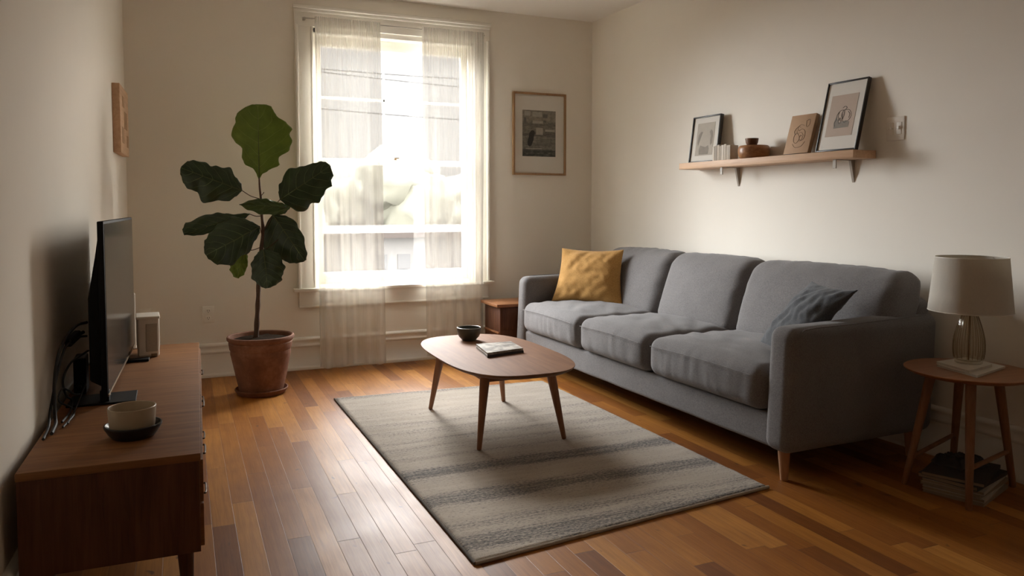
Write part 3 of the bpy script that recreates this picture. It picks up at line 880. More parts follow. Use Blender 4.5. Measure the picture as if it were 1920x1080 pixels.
# ================================================================== RUG
def rug():
    c = [(.816, 4.535), (2.150, 4.452), (2.176, 2.388), (.842, 2.238)]
    nx, ny = 130, 210
    bm = NB(); G = []
    def P(u, v):
        a = Vector(c[3]) * (1 - u) + Vector(c[2]) * u; b = Vector(c[0]) * (1 - u) + Vector(c[1]) * u
        return a * (1 - v) + b * v
    for j in range(ny + 1):
        row = []
        for i in range(nx + 1):
            u, v = i / nx, j / ny; p = P(u, v)
            e = min(u * 1.33, (1 - u) * 1.33, v * 2.1, (1 - v) * 2.1)
            z = .0045 + .0085 * min(1, (e / .012)) ** .5
            z += min(1, e / .02) * (.0012 * noise.noise(Vector((p.x * 14, p.y * 75, 0))) + .0014 * noise.noise(Vector((p.x * 90, p.y * 90, 4))))
            ww = .0025 * noise.noise(Vector((p.x * 20, p.y * 20, 9)))
            row.append(bm.verts.new((p.x + ww, p.y + ww, z)))
        G.append(row)
    for j in range(ny):
        for i in range(nx): bm.faces.new((G[j][i], G[j][i + 1], G[j + 1][i + 1], G[j + 1][i]))
    for row in (G[0], G[-1], [r[0] for r in G], [r[-1] for r in G]):
        lo = [bm.verts.new((v.co.x, v.co.y, .0005)) for v in row]
        for k in range(len(row) - 1): bm.faces.new((row[k], row[k + 1], lo[k + 1], lo[k]))
    t = thing('rug', 'cream and grey striped wool rug lying under the coffee table', 'rug', (1.5, 3.4, 0))
    MW[t] = Matrix.Translation((1.5, 3.4, 0))
    # keep the stripe pattern in place: the pile's own origin sits at the world origin
    o = obj('pile', bm, M['rug'], t, sharp=180); o.location = (-1.5, -3.4, 0)
    bm = NB()
    e0 = [(*(P(0, k / 60)), .005) for k in range(61)]
    tube(bm, [(x - .002 + .0015 * noise.noise(Vector((x * 20, y * 20, 3))), y, z) for x, y, z in e0], .0055, 8)
    o = obj('side_binding', bm, M['rug_edge'], t); o.location = (-1.5, -3.4, 0)
    bm = NB()
    e1 = [(*(P(k / 60, 0)), .0065) for k in range(61)]
    tube(bm, [(x, y - .002 + .002 * noise.noise(Vector((x * 25, y * 20, 3))), z + .0012 * noise.noise(Vector((x * 40, 0, 3)))) for x, y, z in e1], .0068, 8)
    o = obj('end_hem', bm, M['rug_hem'], t); o.location = (-1.5, -3.4, 0)
rug()
RZ = .0135

# ================================================================== COFFEE TABLE
ct = thing('coffee_table', 'low wooden coffee table with rounded top standing on the striped rug', 'coffee table', (1.478, 3.664, RZ), -.010)
def superell(a, b, n, N=96):
    out = []
    for i in range(N):
        t = 2 * PI * i / N; c, s_ = math.cos(t), math.sin(t)
        out.append((a * math.copysign(abs(c) ** (2 / n), c), b * math.copysign(abs(s_) ** (2 / n), s_)))
    return out
bm = NB()
TZ = .390 - RZ
lay = [(.895, -.026), (.965, -.014), (.993, -.006), (1.0, -.003), (.998, -.0006), (.990, 0)]
rings = []
for s_, z in lay:
    rings.append([bm.verts.new((x * s_ if s_ > .9 else x * s_, y * (1 - (1 - s_) * .55), TZ + z)) for x, y in superell(.312, .574, 3.0)])
for a, b in zip(rings, rings[1:]):
    for i in range(96): bm.faces.new((a[i], a[(i + 1) % 96], b[(i + 1) % 96], b[i]))
bm.faces.new(rings[0][::-1]); bm.faces.new(rings[-1])
obj('tabletop', bm, M['table'], ct, sharp=40)
bm = NB()
for (x0, x1, y0, y1) in ((-.165, .165, -.345, -.325), (-.165, .165, .325, .345), (-.175, -.157, -.335, .335), (.157, .175, -.335, .335)):
    box(bm, x0, x1, y0, y1, TZ - .072, TZ - .024, .003)
obj('apron', bm, M['leg'], ct, smooth=False)
for sx in (-1, 1):
    for sy in (-1, 1):
        bm = NB()
        bar(bm, (sx * .168, sy * .335, TZ - .022), (sx * .222, sy * .392, 0), .0245, .0115, 18)
        obj('leg', bm, M['leg'], ct)
TOPZ = .3905
# bowl on it
cb = (1.487, 4.045, TOPZ)
bw = thing('bowl', 'small dark green grey bowl on the coffee table', 'bowl', cb)
bm = NB(); lathe(bm, [(0, .002), (.034, .002), (.036, 0), (.040, .001), (.043, .006), (.058, .022), (.066, .042), (.0685, .064), (.0685, .071), (.0635, .071), (.062, .060), (.056, .036), (.040, .018), (0, .012)], (0, 0, 0), 48)
obj('body', bm, M['bowl_green'], bw)
bm = NB(); tube(bm, [(.0660 * math.cos(2 * PI * i / 48), .0660 * math.sin(2 * PI * i / 48), .0712) for i in range(48)], .0029, 8, closed=True); obj('rim', bm, M['bowl_rim'], bw)

def magazine(name, corners, z0, t, cover, label, cat='magazine', group=None, pages='paper', spine=None):
    """four floor-plan corners (spine side first two)"""
    c = [Vector(p) for p in corners]; cen = sum(c, Vector((0, 0))) / 4
    th = thing(name, label, cat, (cen.x, cen.y, z0), 0, group)
    def ins(f): return [((p - cen) * f) for p in c]
    bm = NB(); prism(bm, [(p.x, p.y) for p in ins(.985)], t * .12, t * .88, 0); obj('pages', bm, M[pages], th, smooth=False)
    bm = NB()
    P = ins(1.0)
    prism(bm, [(p.x, p.y) for p in P], t * .88, t, .0004, 1); prism(bm, [(p.x, p.y) for p in P], 0, t * .12, .0004, 1)
    a, b = P[0], P[1]; n = (cen * 0 - (a + b) / 2).normalized() * .0015
    prism(bm, [(a.x, a.y), (b.x, b.y), (b.x + n.x, b.y + n.y), (a.x + n.x, a.y + n.y)], t * .06, t * .94)
    bmesh.ops.recalc_face_normals(bm, faces=bm.faces)
    obj('cover', bm, M[cover], th, smooth=False)
    return th
q = [(1.395, 3.530), (1.618, 3.582), (1.640, 3.795), (1.432, 3.792)]
magazine('magazine', [(x, y - .002) for x, y in q], TOPZ, .011, 'mag_dark', 'dark edged magazine on the coffee table, under the printed one', 'magazine', 'magazines on the coffee table')
magazine('magazine', [((x - 1.52) * .985 + 1.521, (y - 3.67) * .985 + 3.672) for x, y in q], TOPZ + .0112, .012, 'cover', 'magazine with grey printed cover, on top of the coffee table pair', 'magazine', 'magazines on the coffee table')

# ================================================================== SIDE TABLE, LAMP
sc_ = (2.905, 2.062)
stb = thing('side_table', 'round wooden side table carrying the lamp beside the sofa', 'side table', (*sc_, 0))
SZ = .492
bm = NB(); lathe(bm, [(0, SZ - .020), (.205, SZ - .020), (.222, SZ - .014), (.234, SZ - .004), (.235, SZ - .0015), (.233, SZ), (0, SZ)], (0, 0, 0), 72); obj('tabletop', bm, M['side'], stb)
feet = [(-.178, .137), (-.192, -.155), (.205, -.062), (.175, .185)]
for fx, fy in feet:
    bm = NB(); bar(bm, (fx * .60, fy * .60, SZ - .018), (fx, fy, 0), .0195, .0125, 18); obj('leg', bm, M['side_leg'], stb)
bm = NB()
def lp(k, z):
    fx, fy = feet[k]; f = 1 - .4 * z / (SZ - .018); return Vector((fx * f, fy * f, z))
bar(bm, lp(0, .115), lp(3, .165), .009, .009, 12); bar(bm, lp(1, .150), lp(2, .150), .009, .009, 12)
# only the rear brace shows; keep the pair thin
obj('stretcher', bm, M['side_leg'], stb)
mz = SZ + .0004
magazine('magazine', [(2.790, 1.945), (3.060, 2.015), (3.085, 2.170), (2.835, 2.150)], mz, .009, 'paper_cover', 'pale magazine on the side table, lower one of the pair', 'magazine', 'magazines under the lamp')
magazine('magazine', [(2.800, 1.985), (3.000, 2.030), (3.045, 2.172), (2.845, 2.160)], mz + .0092, .010, 'paper_cover', 'pale magazine directly beneath the lamp, upper one of the pair', 'magazine', 'magazines under the lamp')
LZ = mz + .0196
lam = thing('table_lamp', 'table lamp with white drum shade and ribbed glass base', 'lamp', (2.935, 2.085, LZ))
bm = NB()
pr = [(0, 0), (.046, 0), (.050, .004), (.050, .010), (.054, .022), (.0575, .050), (.0575, .080), (.054, .110), (.047, .140), (.038, .170), (.031, .190), (.027, .200), (.0255, .200), (.029, .188), (.036, .168),
      (.045, .138), (.052, .110), (.0555, .080), (.0555, .050), (.052, .022), (.044, .012), (0, .010)]
lathe(bm, pr, (0, 0, 0), 144, rf=lambda a, z: 1 + (.028 * math.cos(18 * a) if .012 < z < .196 else 0)); obj('glass_base', bm, M['lampglass'], lam, sharp=60)
bm = NB()
for k in range(18):
    a = 2 * PI * (k + .5) / 18
    P = [((r + .0005) * math.cos(a), (r + .0005) * math.sin(a), z) for r, z in pr[4:12]]
    tube(bm, spline([(x, y, z) for x, y, z in P], 3), .0008, 5)
obj('ribs', bm, M['brass'], lam)
bm = NB(); lathe(bm, [(0, .196), (.029, .196), (.029, .208), (.014, .212), (.012, .235), (.016, .238), (.016, .285), (0, .288)], (0, 0, 0), 28); obj('socket', bm, M['brass'], lam)
bm = NB(); tube(bm, [(0, 0, .012), (0, 0, .198)], .003, 8); obj('stem', bm, M['brass'], lam)
zb, zt = .213, .433
bm = NB(); lathe(bm, [(.152, zb), (.1535, zb), (.1315, zt), (.130, zt), (.152, zb)], (0, 0, 0), 72)
sdm = obj('lamp_shade', bm, M['shade'], lam, sharp=60)
bm = NB()
for r, z in ((.1528, zb + .001), (.1308, zt - .001)):
    tube(bm, [(r * math.cos(2 * PI * i / 64), r * math.sin(2 * PI * i / 64), z) for i in range(64)], .0018, 6, closed=True)
for k in range(3):
    a = 2 * PI * k / 3; tube(bm, [(.012 * math.cos(a), .012 * math.sin(a), .27), (.1305 * math.cos(a), .1305 * math.sin(a), zt - .004)], .0012, 5)
obj('shade_ring', bm, M['white_metal'], sdm)

# magazines piled on the floor under the side table
z = .0005
pile = [(.014, 'mag_mid', 0.0, (2.90, 2.055), 'tan magazine at the very bottom of the floor pile'), (.013, 'mag_pale', .05, (2.895, 2.060), 'pale magazine second from the bottom of the floor pile'),
        (.016, 'mag_mid', -.04, (2.90, 2.062), 'tan magazine in the middle of the floor pile'), (.013, 'mag_pale', .03, (2.895, 2.058), 'pale magazine just under the dark ones in the floor pile'),
        (.017, 'mag_dark', -.06, (2.89, 2.062), 'dark magazine second from the top of the floor pile'), (.014, 'mag_dark', .10, (2.885, 2.065), 'dark magazine on top of the pile under the side table')]
for t_, cv, an, (cx, cy), lb in pile:
    a = .32 + an; hw, hh = .150, .110
    C_ = [(-hw, -hh), (hw, -hh), (hw, hh), (-hw, hh)]
    magazine('magazine', [(cx + x * math.cos(a) - y * math.sin(a), cy + x * math.sin(a) + y * math.cos(a)) for x, y in C_], z, t_, cv, lb, 'magazine', 'magazine pile under the side table', pages='mag_mid')
    z += t_ + .0004
# crumpled dark cloth on the pile
bm = NB(); G = []
for j in range(29):
    row = []
    for i in range(29):
        u, v = i / 28, j / 28
        e = min(u, 1 - u, v, 1 - v) * 5
        hgt = z + .002 + min(1, e) * (.022 + .030 * abs(noise.noise(Vector((u * 4, v * 4, 2)))) + .012 * abs(noise.noise(Vector((u * 11, v * 11, 5)))))
        row.append(bm.verts.new((2.925 + (u - .5) * .17 + .01 * math.sin(v * 7), 2.105 + (v - .5) * .14 + .01 * math.sin(u * 6), hgt)))
    G.append(row)
for j in range(28):
    for i in range(28): bm.faces.new((G[j][i], G[j][i + 1], G[j + 1][i + 1], G[j + 1][i]))
r = bmesh.ops.extrude_face_region(bm, geom=list(bm.faces))
for v in r['geom']:
    if isinstance(v, bmesh.types.BMVert): v.co.z = z + .0008
top('folded_cloth', bm, M['mag_dark'], 'crumpled dark cloth lying on the magazine pile under the side table', 'cloth', (2.925, 2.105, z), sharp=180)

# ================================================================== FAR END TABLE
et = thing('end_table', 'small reddish wooden end table between the sofa and window wall', 'end table', (2.30, 5.195, 0))
bm = NB(); box(bm, -.235, .235, -.165, .165, .422, .445, .004); obj('tabletop', bm, M['side'], et)
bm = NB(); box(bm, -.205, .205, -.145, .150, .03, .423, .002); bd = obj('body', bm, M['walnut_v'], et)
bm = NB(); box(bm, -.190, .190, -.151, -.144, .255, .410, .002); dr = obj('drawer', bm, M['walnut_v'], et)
bm = NB(); box(bm, -.213, -.204, -.135, .140, .225, .240, .002); obj('rail', bm, M['side'], et)
for x in (-.19, .17):
    for y in (-.135, .115):
        bm = NB(); box(bm, x, x + .025, y, y + .025, 0, .035, .002); obj('leg', bm, M['walnut'], et)

# ================================================================== MEDIA CABINET
AC = math.atan2(1, .018)
cab = thing('media_cabinet', 'long low walnut media cabinet along the left wall', 'cabinet', (.034, 2.208, 0), AC)
CL, CD, CT, CBt = 1.83, .432, .480, .206      # local x 0..CL towards the window, y 0..CD towards the wall
bm = NB(); box(bm, 0, CL, 0, CD, CT - .022, CT, .0025); obj('top_panel', bm, M['walnut'], cab)
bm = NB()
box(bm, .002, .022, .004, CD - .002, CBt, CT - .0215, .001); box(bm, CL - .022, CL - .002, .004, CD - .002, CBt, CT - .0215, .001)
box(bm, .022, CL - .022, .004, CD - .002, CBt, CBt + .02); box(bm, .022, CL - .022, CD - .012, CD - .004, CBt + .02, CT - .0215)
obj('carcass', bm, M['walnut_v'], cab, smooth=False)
nd = 3; dw = (CL - .046) / nd
for k in range(nd):
    x0 = .023 + k * dw
    for zz0, zz1 in ((CBt + .006, CBt + .125), (CBt + .130, CT - .026)):
        bm = NB(); box(bm, x0 + .002, x0 + dw - .002, -.006, .012, zz0, zz1, .002); d_ = obj('drawer', bm, M['walnut'], cab)
        bm = NB(); xm = x0 + dw / 2; zm = (zz0 + zz1) / 2
        tube(bm, spline([(xm - .045, -.005, zm), (xm - .042, -.012, zm), (xm, -.013, zm), (xm + .042, -.012, zm), (xm + .045, -.005, zm)], 5), .003, 8); obj('handle', bm, M['dark_metal'], d_)
for x, y in ((.085, .045), (CL - .085, .045), (.085, CD - .05), (CL - .085, CD - .05)):
    bm = NB(); bar(bm, (x, y, CBt + .002), (x + (-.012 if x < 1 else .012), y + (-.006 if y < .2 else .006), 0), .023, .012, 18); obj('leg', bm, M['walnut_v'], cab)
CZ = CT + .0006

# ---- television
AT = math.atan2(1.056, .029)
tv = thing('television', 'black flat screen television standing on the media cabinet', 'television', (-.241, 2.886, CZ), AT)
TW, T0, T1 = 1.054, .024, .619
bm = NB()
box(bm, 0, TW, 0, .020, T0, T1, .003)
obj('panel_housing', bm, M['black'], tv)
bm = NB()       # deeper electronics bulge on the back
P = [(.030, .020), (.030, .052), (.06, .060), (TW - .06, .060), (TW - .030, .052), (TW - .030, .020)]
vs0 = [(T0 + .03, 0), (T0 + .05, 1), (T0 + .33, 1), (T0 + .46, .45), (T0 + .56, .0)]
rg = []
for zz, f in vs0: rg.append([bm.verts.new((x, .019 + (y - .019) * f, zz)) for x, y in P])
for a, b in zip(rg, rg[1:]):
    for i in range(5): bm.faces.new((a[i], a[i + 1], b[i + 1], b[i]))
bm.faces.new(rg[0]); bm.faces.new(rg[-1][::-1])
obj('rear_housing', bm, M['black'], tv, smooth=False)
bm = NB(); box(bm, .009, TW - .009, -.0012, .001, T0 + .014, T1 - .009); obj('screen', bm, M['screen'], tv, smooth=False)
bm = NB(); box(bm, .004, TW - .004, -.0025, .004, T0, T0 + .009, .001); obj('trim_strip', bm, M['brass'], tv)
bm = NB(); lathe(bm, [(0, 0), (.0035, 0), (.0035, .003), (0, .004)], (0, 0, 0), 14); bm.transform(Matrix.Rotation(PI / 2, 4, 'X')); bm.transform(Matrix.Translation((.022, -.002, T0 + .004))); obj('indicator_stud', bm, M['white_metal'], tv)
for x0, w0 in ((-.030, .13), (.735, .05)):
    bm = NB()
    if w0 > .1: prism(bm, [(x0 + .02, -.085), (x0 + w0 + .055, -.078), (x0 + w0 + .035, .125), (x0 + .02, .125)], 0, .007, .002)
    else: prism(bm, [(x0, -.078), (x0 + w0, -.078), (x0 + w0, .105), (x0, .105)], 0, .010, .002)
    box(bm, x0 + .04 if w0 > .1 else x0 + .01, x0 + (.075 if w0 > .1 else .04), -.002, .026, .005, T0 + .02, .002)
    obj('foot', bm, M['black'], tv, smooth=False)

# ---- cables and plugs behind it
def cable(name, pts, r, label, mat='cable'):
    bm = NB(); P = spline(pts, 8); tube(bm, P, r, 8)
    o = min(P, key=lambda p: p.z)
    return top(name, bm, M[mat], label, 'cable', tuple(o))
cable('cable', [(-.312, 3.02, .745), (-.338, 2.97, .742), (-.362, 2.88, .712), (-.375, 2.80, .66), (-.378, 2.74, .58), (-.372, 2.70, .50), (-.366, 2.66, .4865), (-.362, 2.55, .4865)], .0052, 'thick black cable looping highest behind the television')
cable('cable', [(-.312, 3.00, .700), (-.338, 2.94, .705), (-.360, 2.86, .685), (-.372, 2.77, .62), (-.386, 2.71, .52), (-.382, 2.64, .486), (-.376, 2.50, .4855)], .0040, 'black cable from the plug adapter behind the television')
cable('cable', [(-.313, 3.05, .640), (-.335, 2.99, .632), (-.352, 2.90, .625), (-.366, 2.84, .585), (-.362, 2.86, .53), (-.350, 2.90, .500), (-.345, 2.80, .4855), (-.352, 2.68, .485)], .0036, 'black cable drooping in a low loop behind the television')
cable('cable', [(-.330, 2.99, .50), (-.345, 2.93, .515), (-.356, 2.86, .545), (-.366, 2.81, .56), (-.372, 2.78, .53), (-.340, 2.84, .487), (-.330, 2.76, .4845), (-.342, 2.62, .4845)], .0030, 'thin black cable leaving the power box on the cabinet')
cable('cable', [(-.315, 2.98, .54), (-.325, 2.92, .512), (-.333, 2.85, .4865), (-.335, 2.74, .4845), (-.334, 2.66, .4845)], .0027, 'thin black cable lying on the cabinet beside the television foot')
ad = thing('plug_adapter', 'black plug adapter in the cable behind the television', 'adapter', (-.345, 2.94, .690), 0)
bm = NB(); rbox(bm, (0, 0, .014), (.011, .045, .014), .006, .02); bm.transform(Matrix.Rotation(-.25, 4, 'Z') @ Matrix.Rotation(.2, 4, 'X')); obj('body', bm, M['black'], ad, sharp=180)
bm = NB(); tube(bm, [(.008, .036, .018), (.022, .075, .022)], .006, 10); obj('strain_relief', bm, M['black'], ad)
pb = thing('power_box', 'black power box on the media cabinet behind the television', 'power box', (-.345, 3.125, CZ), .02)
bm = NB(); rbox(bm, (0, 0, .065), (.020, .055, .065), .006, .03); obj('body', bm, M['black'], pb, sharp=180)
bm = NB(); tube(bm, [(0, -.045, .03), (0, -.075, .03)], .006, 10); obj('plug', bm, M['black'], pb)

# ---- router and slim white box
ro = thing('router', 'white box shaped router at the far end of the media cabinet', 'router', (-.150, 3.79, CZ), .05)
bm = NB()
rbox(bm, (0, 0, .089), (.046, .075, .089), .012, .02, lambda q, n: Vector((q.x * (1 - .04 * (q.z < -.05)), q.y, q.z))); rbd = obj('body', bm, M['white_plastic'], ro, sharp=180)
bm = NB(); rbox(bm, (0, 0, .176), (.049, .078, .006), .005, .03); obj('lid', bm, M['white_plastic'], rbd, sharp=180)
bm = NB(); rbox(bm, (.014, -.0745, .088), (.024, .003, .062), .0025, .02); obj('front_panel', bm, M['paper'], rbd, sharp=180)
bm = NB(); box(bm, .010, .034, -.078, -.072, .004, .016, .001); obj('port_label', bm, M['mag_mid'], rbd)
sl = thing('slim_white_device', 'slim upright white device between the television and router', 'device', (-.218, 3.988, CZ), .05)
bm = NB(); rbox(bm, (0, 0, .130), (.009, .026, .130), .005, .03); obj('body', bm, M['white_plastic'], sl, sharp=180)
bm = NB(); rbox(bm, (0, 0, .004), (.016, .030, .004), .003, .03); obj('foot', bm, M['white_plastic'], sl, sharp=180)

# ---- dishes on the cabinet
dz = (-.142, 2.448, CZ)
bm = NB(); lathe(bm, [(0, .001), (.048, .001), (.052, 0), (.057, .002), (.066, .014), (.0745, .028), (.0775, .034), (.077, .0385), (.073, .039), (.070, .034), (.060, .024), (0, .022)], dz, 56)
top('black_dish', bm, M['blackstone'], 'black stoneware dish on the cabinet, under the cream bowl', 'dish', dz)
cz = (dz[0] - .002, dz[1], dz[2] + .0222)
crm = thing('cream_bowl', 'cream straight sided bowl nested in the black dish', 'bowl', cz)
bm = NB(); lathe(bm, [(0, 0), (.054, 0), (.058, .003), (.0605, .012), (.0640, .060), (.0645, .066), (.0625, .0675), (.0600, .066), (.0575, .050), (.055, .014), (0, .009)], (0, 0, 0), 56); obj('body', bm, M['cream'], crm)

# ================================================================== POTTED FIG
PC = (.432, 4.885)
pz = (*PC, 0)
bm = NB(); lathe(bm, [(0, .001), (.128, .001), (.140, .004), (.152, .022), (.158, .030), (.158, .035), (.152, .036), (.146, .028), (.134, .012), (0, .011)], pz, 64)
top('plant_saucer', bm, M['pot'], 'terracotta saucer on the floor beneath the plant pot', 'saucer', pz)
fig = thing('potted_fiddle_leaf_fig', 'fiddle leaf fig with broad leaves in a terracotta pot', 'potted plant', (PC[0], PC[1], .0125))
PZ0 = .0125
def pot_rf(a, z): return 1 + .010 * math.sin(2 * a + 1) + .006 * math.sin(5 * a + z * 20)
bm = NB()
lathe(bm, [(0, 0), (.122, 0), (.128, .004), (.134, .030), (.150, .105), (.166, .190), (.174, .232), (.176, .238), (.176, .262), (.181, .268), (.186, .300), (.187, .306), (.184, .312), (.190, .318), (.1965, .326),
           (.198, .338), (.195, .346), (.187, .348), (.180, .342), (.176, .325), (.170, .300), (0, .290)], (0, 0, 0), 72, rf=pot_rf)
obj('pot', bm, M['pot'], fig)
bm = NB(); rngs = []
for k in range(9):
    r = .169 * k / 8
    if k == 0: rngs.append([bm.verts.new((0, 0, .333))]); continue
    rngs.append([bm.verts.new((r * math.cos(2 * PI * i / 48) * 1, r * math.sin(2 * PI * i / 48), .325 + .010 * (1 - k / 8) + (.010 * noise.noise(Vector((r * math.cos(2 * PI * i / 48) * 30, r * math.sin(2 * PI * i / 48) * 30, 1))) if k < 8 else -.004))) for i in range(48)])
for a, b in zip(rngs, rngs[1:]):
    for i in range(48):
        j = (i + 1) % 48
        bm.faces.new((a[0], b[i], b[j]) if len(a) == 1 else (a[i], b[i], b[j], a[j]))
obj('soil', bm, M['soil'], fig)

# the plant is given in image pixels, mapped by a fit onto the vertical plane through its stem (a right, b down, about 3.2 mm per pixel);
# d is the distance of a leaf in front of (-) or behind (+) that plane, in metres
def pl(a, b, d=0):
    a -= 480; b -= 640
    return Vector((.4038 + .003117 * a - .000054 * b + 8.3e-8 * a * b + 8.19e-7 * a * a + .09 * d, PC[1] + d, .3254 - .000219 * a - .003253 * b - 8.63e-7 * a * b))
STEM = [(479, 643, 0), (481, 620, .0), (482.5, 590, .005), (484, 560, .0), (485, 530, -.005), (487, 500, 0), (490, 465, .005), (493, 430, .0), (491, 405, -.003), (489.5, 375, 0), (487, 350, 0), (486, 333, 0)]
bm = NB()
P = spline([pl(*q) for q in STEM], 6)
tube(bm, P, lambda t: (.0125 * (1 - t) ** .8 + .0042) * (1 + .10 * math.sin(t * 60) * (t < .8)), 10)
stm = obj('stem', bm, M['stem'], fig, world=True, sharp=180)

def leaf(base, tip, LP, RP, dyb, dyt, mat, cup=.02, curl=.0, seed=0, bend=0, attach=None, twist=0, lab=None):
    """LP/RP: half widths on the left/right of the midrib going base -> tip as (s, width in image pixels)"""
    b3, t3 = pl(*base, dyb), pl(*tip, dyt)
    ax = t3 - b3; L = ax.length; d = ax.normalized()
    view = Vector((.40, .917, -.05)).normalized()
    side = d.cross(view).normalized()        # to the right of base->tip as seen from the room
    nrm = side.cross(d).normalized()
    if twist: 
        R_ = Matrix.Rotation(twist, 3, d); side = R_ @ side; nrm = R_ @ nrm
    def wid(PR, s):
        for (s0, w0), (s1, w1) in zip(PR, PR[1:]):
            if s <= s1:
                k = (s - s0) / (s1 - s0 + 1e-9); k = k * k * (3 - 2 * k); return w0 + (w1 - w0) * k
        return PR[-1][1]
    k_ = .00326 / max(.35, math.cos(twist))
    ny, nx = 40, 14
    bm = NB(); uvl = bm.loops.layers.uv.new('UVMap'); G = []; UV = {}
    for j in range(ny + 1):
        s = j / ny
        mid = b3 + ax * s + side * (bend * 4 * s * (1 - s)) + nrm * (-curl * s * s)
        row = []
        for i in range(-nx, nx + 1):
            t = i / nx
            w = (wid(RP, s) if t > 0 else wid(LP, s)) * k_ * (1 + .055 * math.sin(s * 19 + seed * 2 + (1 if t > 0 else 4)) + .02 * math.sin(s * 37 + seed))
            rip = .006 * math.sin(s * 22 + seed + (2 if t > 0 else 0)) * abs(t) ** 2 * min(1, w * 20)
            vein = .0035 * math.cos(2 * PI * 6.2 * (s - .30 * abs(t) ** 1.25)) * abs(t) * (1 - abs(t) * .6)
            dep = -cup * (abs(t) ** 1.6) * (w / .14) + rip + vein + .012 * noise.noise(Vector((s * 3, t * 2, seed)))
            # lobes sweep forward at the tip
            fw = .10 * L * (abs(t) ** 2) * max(0, s - .75) * 0
            v = bm.verts.new(mid + side * (t * w) + nrm * -dep + d * fw)
            UV[v] = ((t + 1) / 2, s); row.append(v)
        G.append(row)
    for j in range(ny):
        for i in range(2 * nx):
            f = bm.faces.new((G[j][i], G[j][i + 1], G[j + 1][i + 1], G[j + 1][i]))
            for lo in f.loops: lo[uvl].uv = UV[lo.vert]
    o = obj('leaf', bm, M[mat], fig, world=True, sharp=180)
    if lab: o['label'] = lab
    md = o.modifiers.new('thickness', 'SOLIDIFY'); md.thickness = .0009; md.offset = 0
    bm = NB()   # midrib and stalk
    pts = [b3 + ax * s + side * (bend * 4 * s * (1 - s)) + nrm * (-curl * s * s - .0012) for s in [k / 14 for k in range(14)]]
    tube(bm, pts, lambda t: .0022 * (1 - t) + .0006, 6)
    obj('midrib', bm, M['petiole'], o, world=True, sharp=180)
    if attach:
        bm = NB(); a3 = pl(*attach); m3 = (a3 + b3) / 2 + Vector((0, 0, -.008))
        tube(bm, spline([a3, m3, b3, b3 + d * .01], 5), .0026, 7); obj('petiole', bm, M['stem'], fig, world=True, sharp=180)

Z = lambda *p: list(p)
# top leaf, bright, upright
leaf((486, 336), (484, 196), [(0, 1), (.06, 4), (.12, 16), (.20, 36), (.29, 38), (.40, 52), (.55, 60), (.66, 60), (.76, 48), (.85, 33), (.92, 30), (.97, 26), (1, 15)],
     [(0, 1), (.06, 5), (.13, 10), (.22, 28), (.32, 34), (.42, 36), (.52, 46), (.62, 54), (.70, 53), (.80, 47), (.90, 40), (.96, 30), (1, 13)], 0, .03, 'leaf_pale', .03, .01, 1, lab='bright yellow green upright leaf')
leaf((454, 357), (339, 314), [(0, 1), (.06, 12), (.16, 19), (.30, 30), (.42, 27), (.52, 27), (.60, 21), (.72, 24), (.86, 22), (.95, 15), (1, 3)],
     [(0, 1), (.05, 14), (.14, 26), (.28, 34), (.42, 42), (.55, 45), (.66, 33), (.78, 31), (.90, 25), (.97, 13), (1, 3)], -.02, .03, 'leaf', .045, .02, 2, attach=(486, 372, 0))
leaf((525, 374), (618, 312), [(0, 1), (.04, 18), (.12, 36), (.22, 41), (.36, 39), (.48, 43), (.60, 37), (.72, 34), (.82, 32), (.88, 21), (.95, 18), (1, 2)],
     [(0, 1), (.05, 14), (.15, 27), (.28, 36), (.42, 41), (.55, 38), (.68, 26), (.78, 24), (.90, 21), (.97, 12), (1, 2)], -.02, -.05, 'leaf', .035, .015, 3, attach=(492, 400, 0))
leaf((541, 389), (449, 383), [(0, 2), (.15, 9), (.35, 13), (.6, 15), (.8, 9), (1, .5)], [(0, 3), (.15, 12), (.35, 15), (.55, 15), (.8, 9), (1, .5)], -.03, -.04, 'leaf_mid', .03, 0, 4, twist=.2, lab='small mid green leaf')
leaf((520, 404), (545, 380), [(0, 1), (.4, 7), (.8, 6), (1, 1)], [(0, 1), (.4, 8), (.8, 7), (1, 1)], .01, .02, 'leaf_mid', .01, 0, 14, lab='tiny mid green leaf')
leaf((468, 401), (342, 438), [(0, 1), (.08, 5), (.2, 8), (.34, 14), (.48, 22), (.62, 22), (.8, 20), (.92, 18), (1, 7)], [(0, 1), (.1, 6), (.2, 9), (.4, 15), (.55, 17), (.70, 13), (.85, 10), (1, 4)], .05, .07, 'leaf', .04, .01, 5, attach=(492, 404, 0))
leaf((487, 424), (388, 478), [(0, 1), (.05, 16), (.15, 33), (.30, 44), (.48, 45), (.62, 38), (.74, 36), (.86, 26), (.95, 15), (1, 5)],
     [(0, 1), (.06, 10), (.18, 18), (.34, 29), (.50, 31), (.66, 35), (.80, 32), (.92, 25), (1, 7)], -.04, -.10, 'leaf', .04, .02, 6, attach=(493, 445, 0))
leaf((511, 402), (572, 486), [(0, 1), (.04, 18), (.14, 36), (.26, 52), (.38, 56), (.52, 58), (.66, 52), (.76, 36), (.86, 30), (.94, 20), (1, 4)],
     [(0, 1), (.05, 9), (.15, 19), (.30, 24), (.45, 25), (.60, 22), (.75, 17), (.9, 11), (1, 3)], -.03, -.09, 'leaf', .06, .03, 7, attach=(494, 432, 0))
leaf((494, 466), (502, 537), [(0, 3), (.05, 12), (.16, 22), (.32, 27), (.5, 30), (.68, 29), (.82, 21), (.93, 13), (1, 4)],
     [(0, 3), (.06, 14), (.16, 25), (.34, 31), (.52, 33), (.68, 31), (.82, 26), (.94, 17), (1, 5)], -.06, -.11, 'leaf', .03, .01, 8, attach=(490, 470, 0))
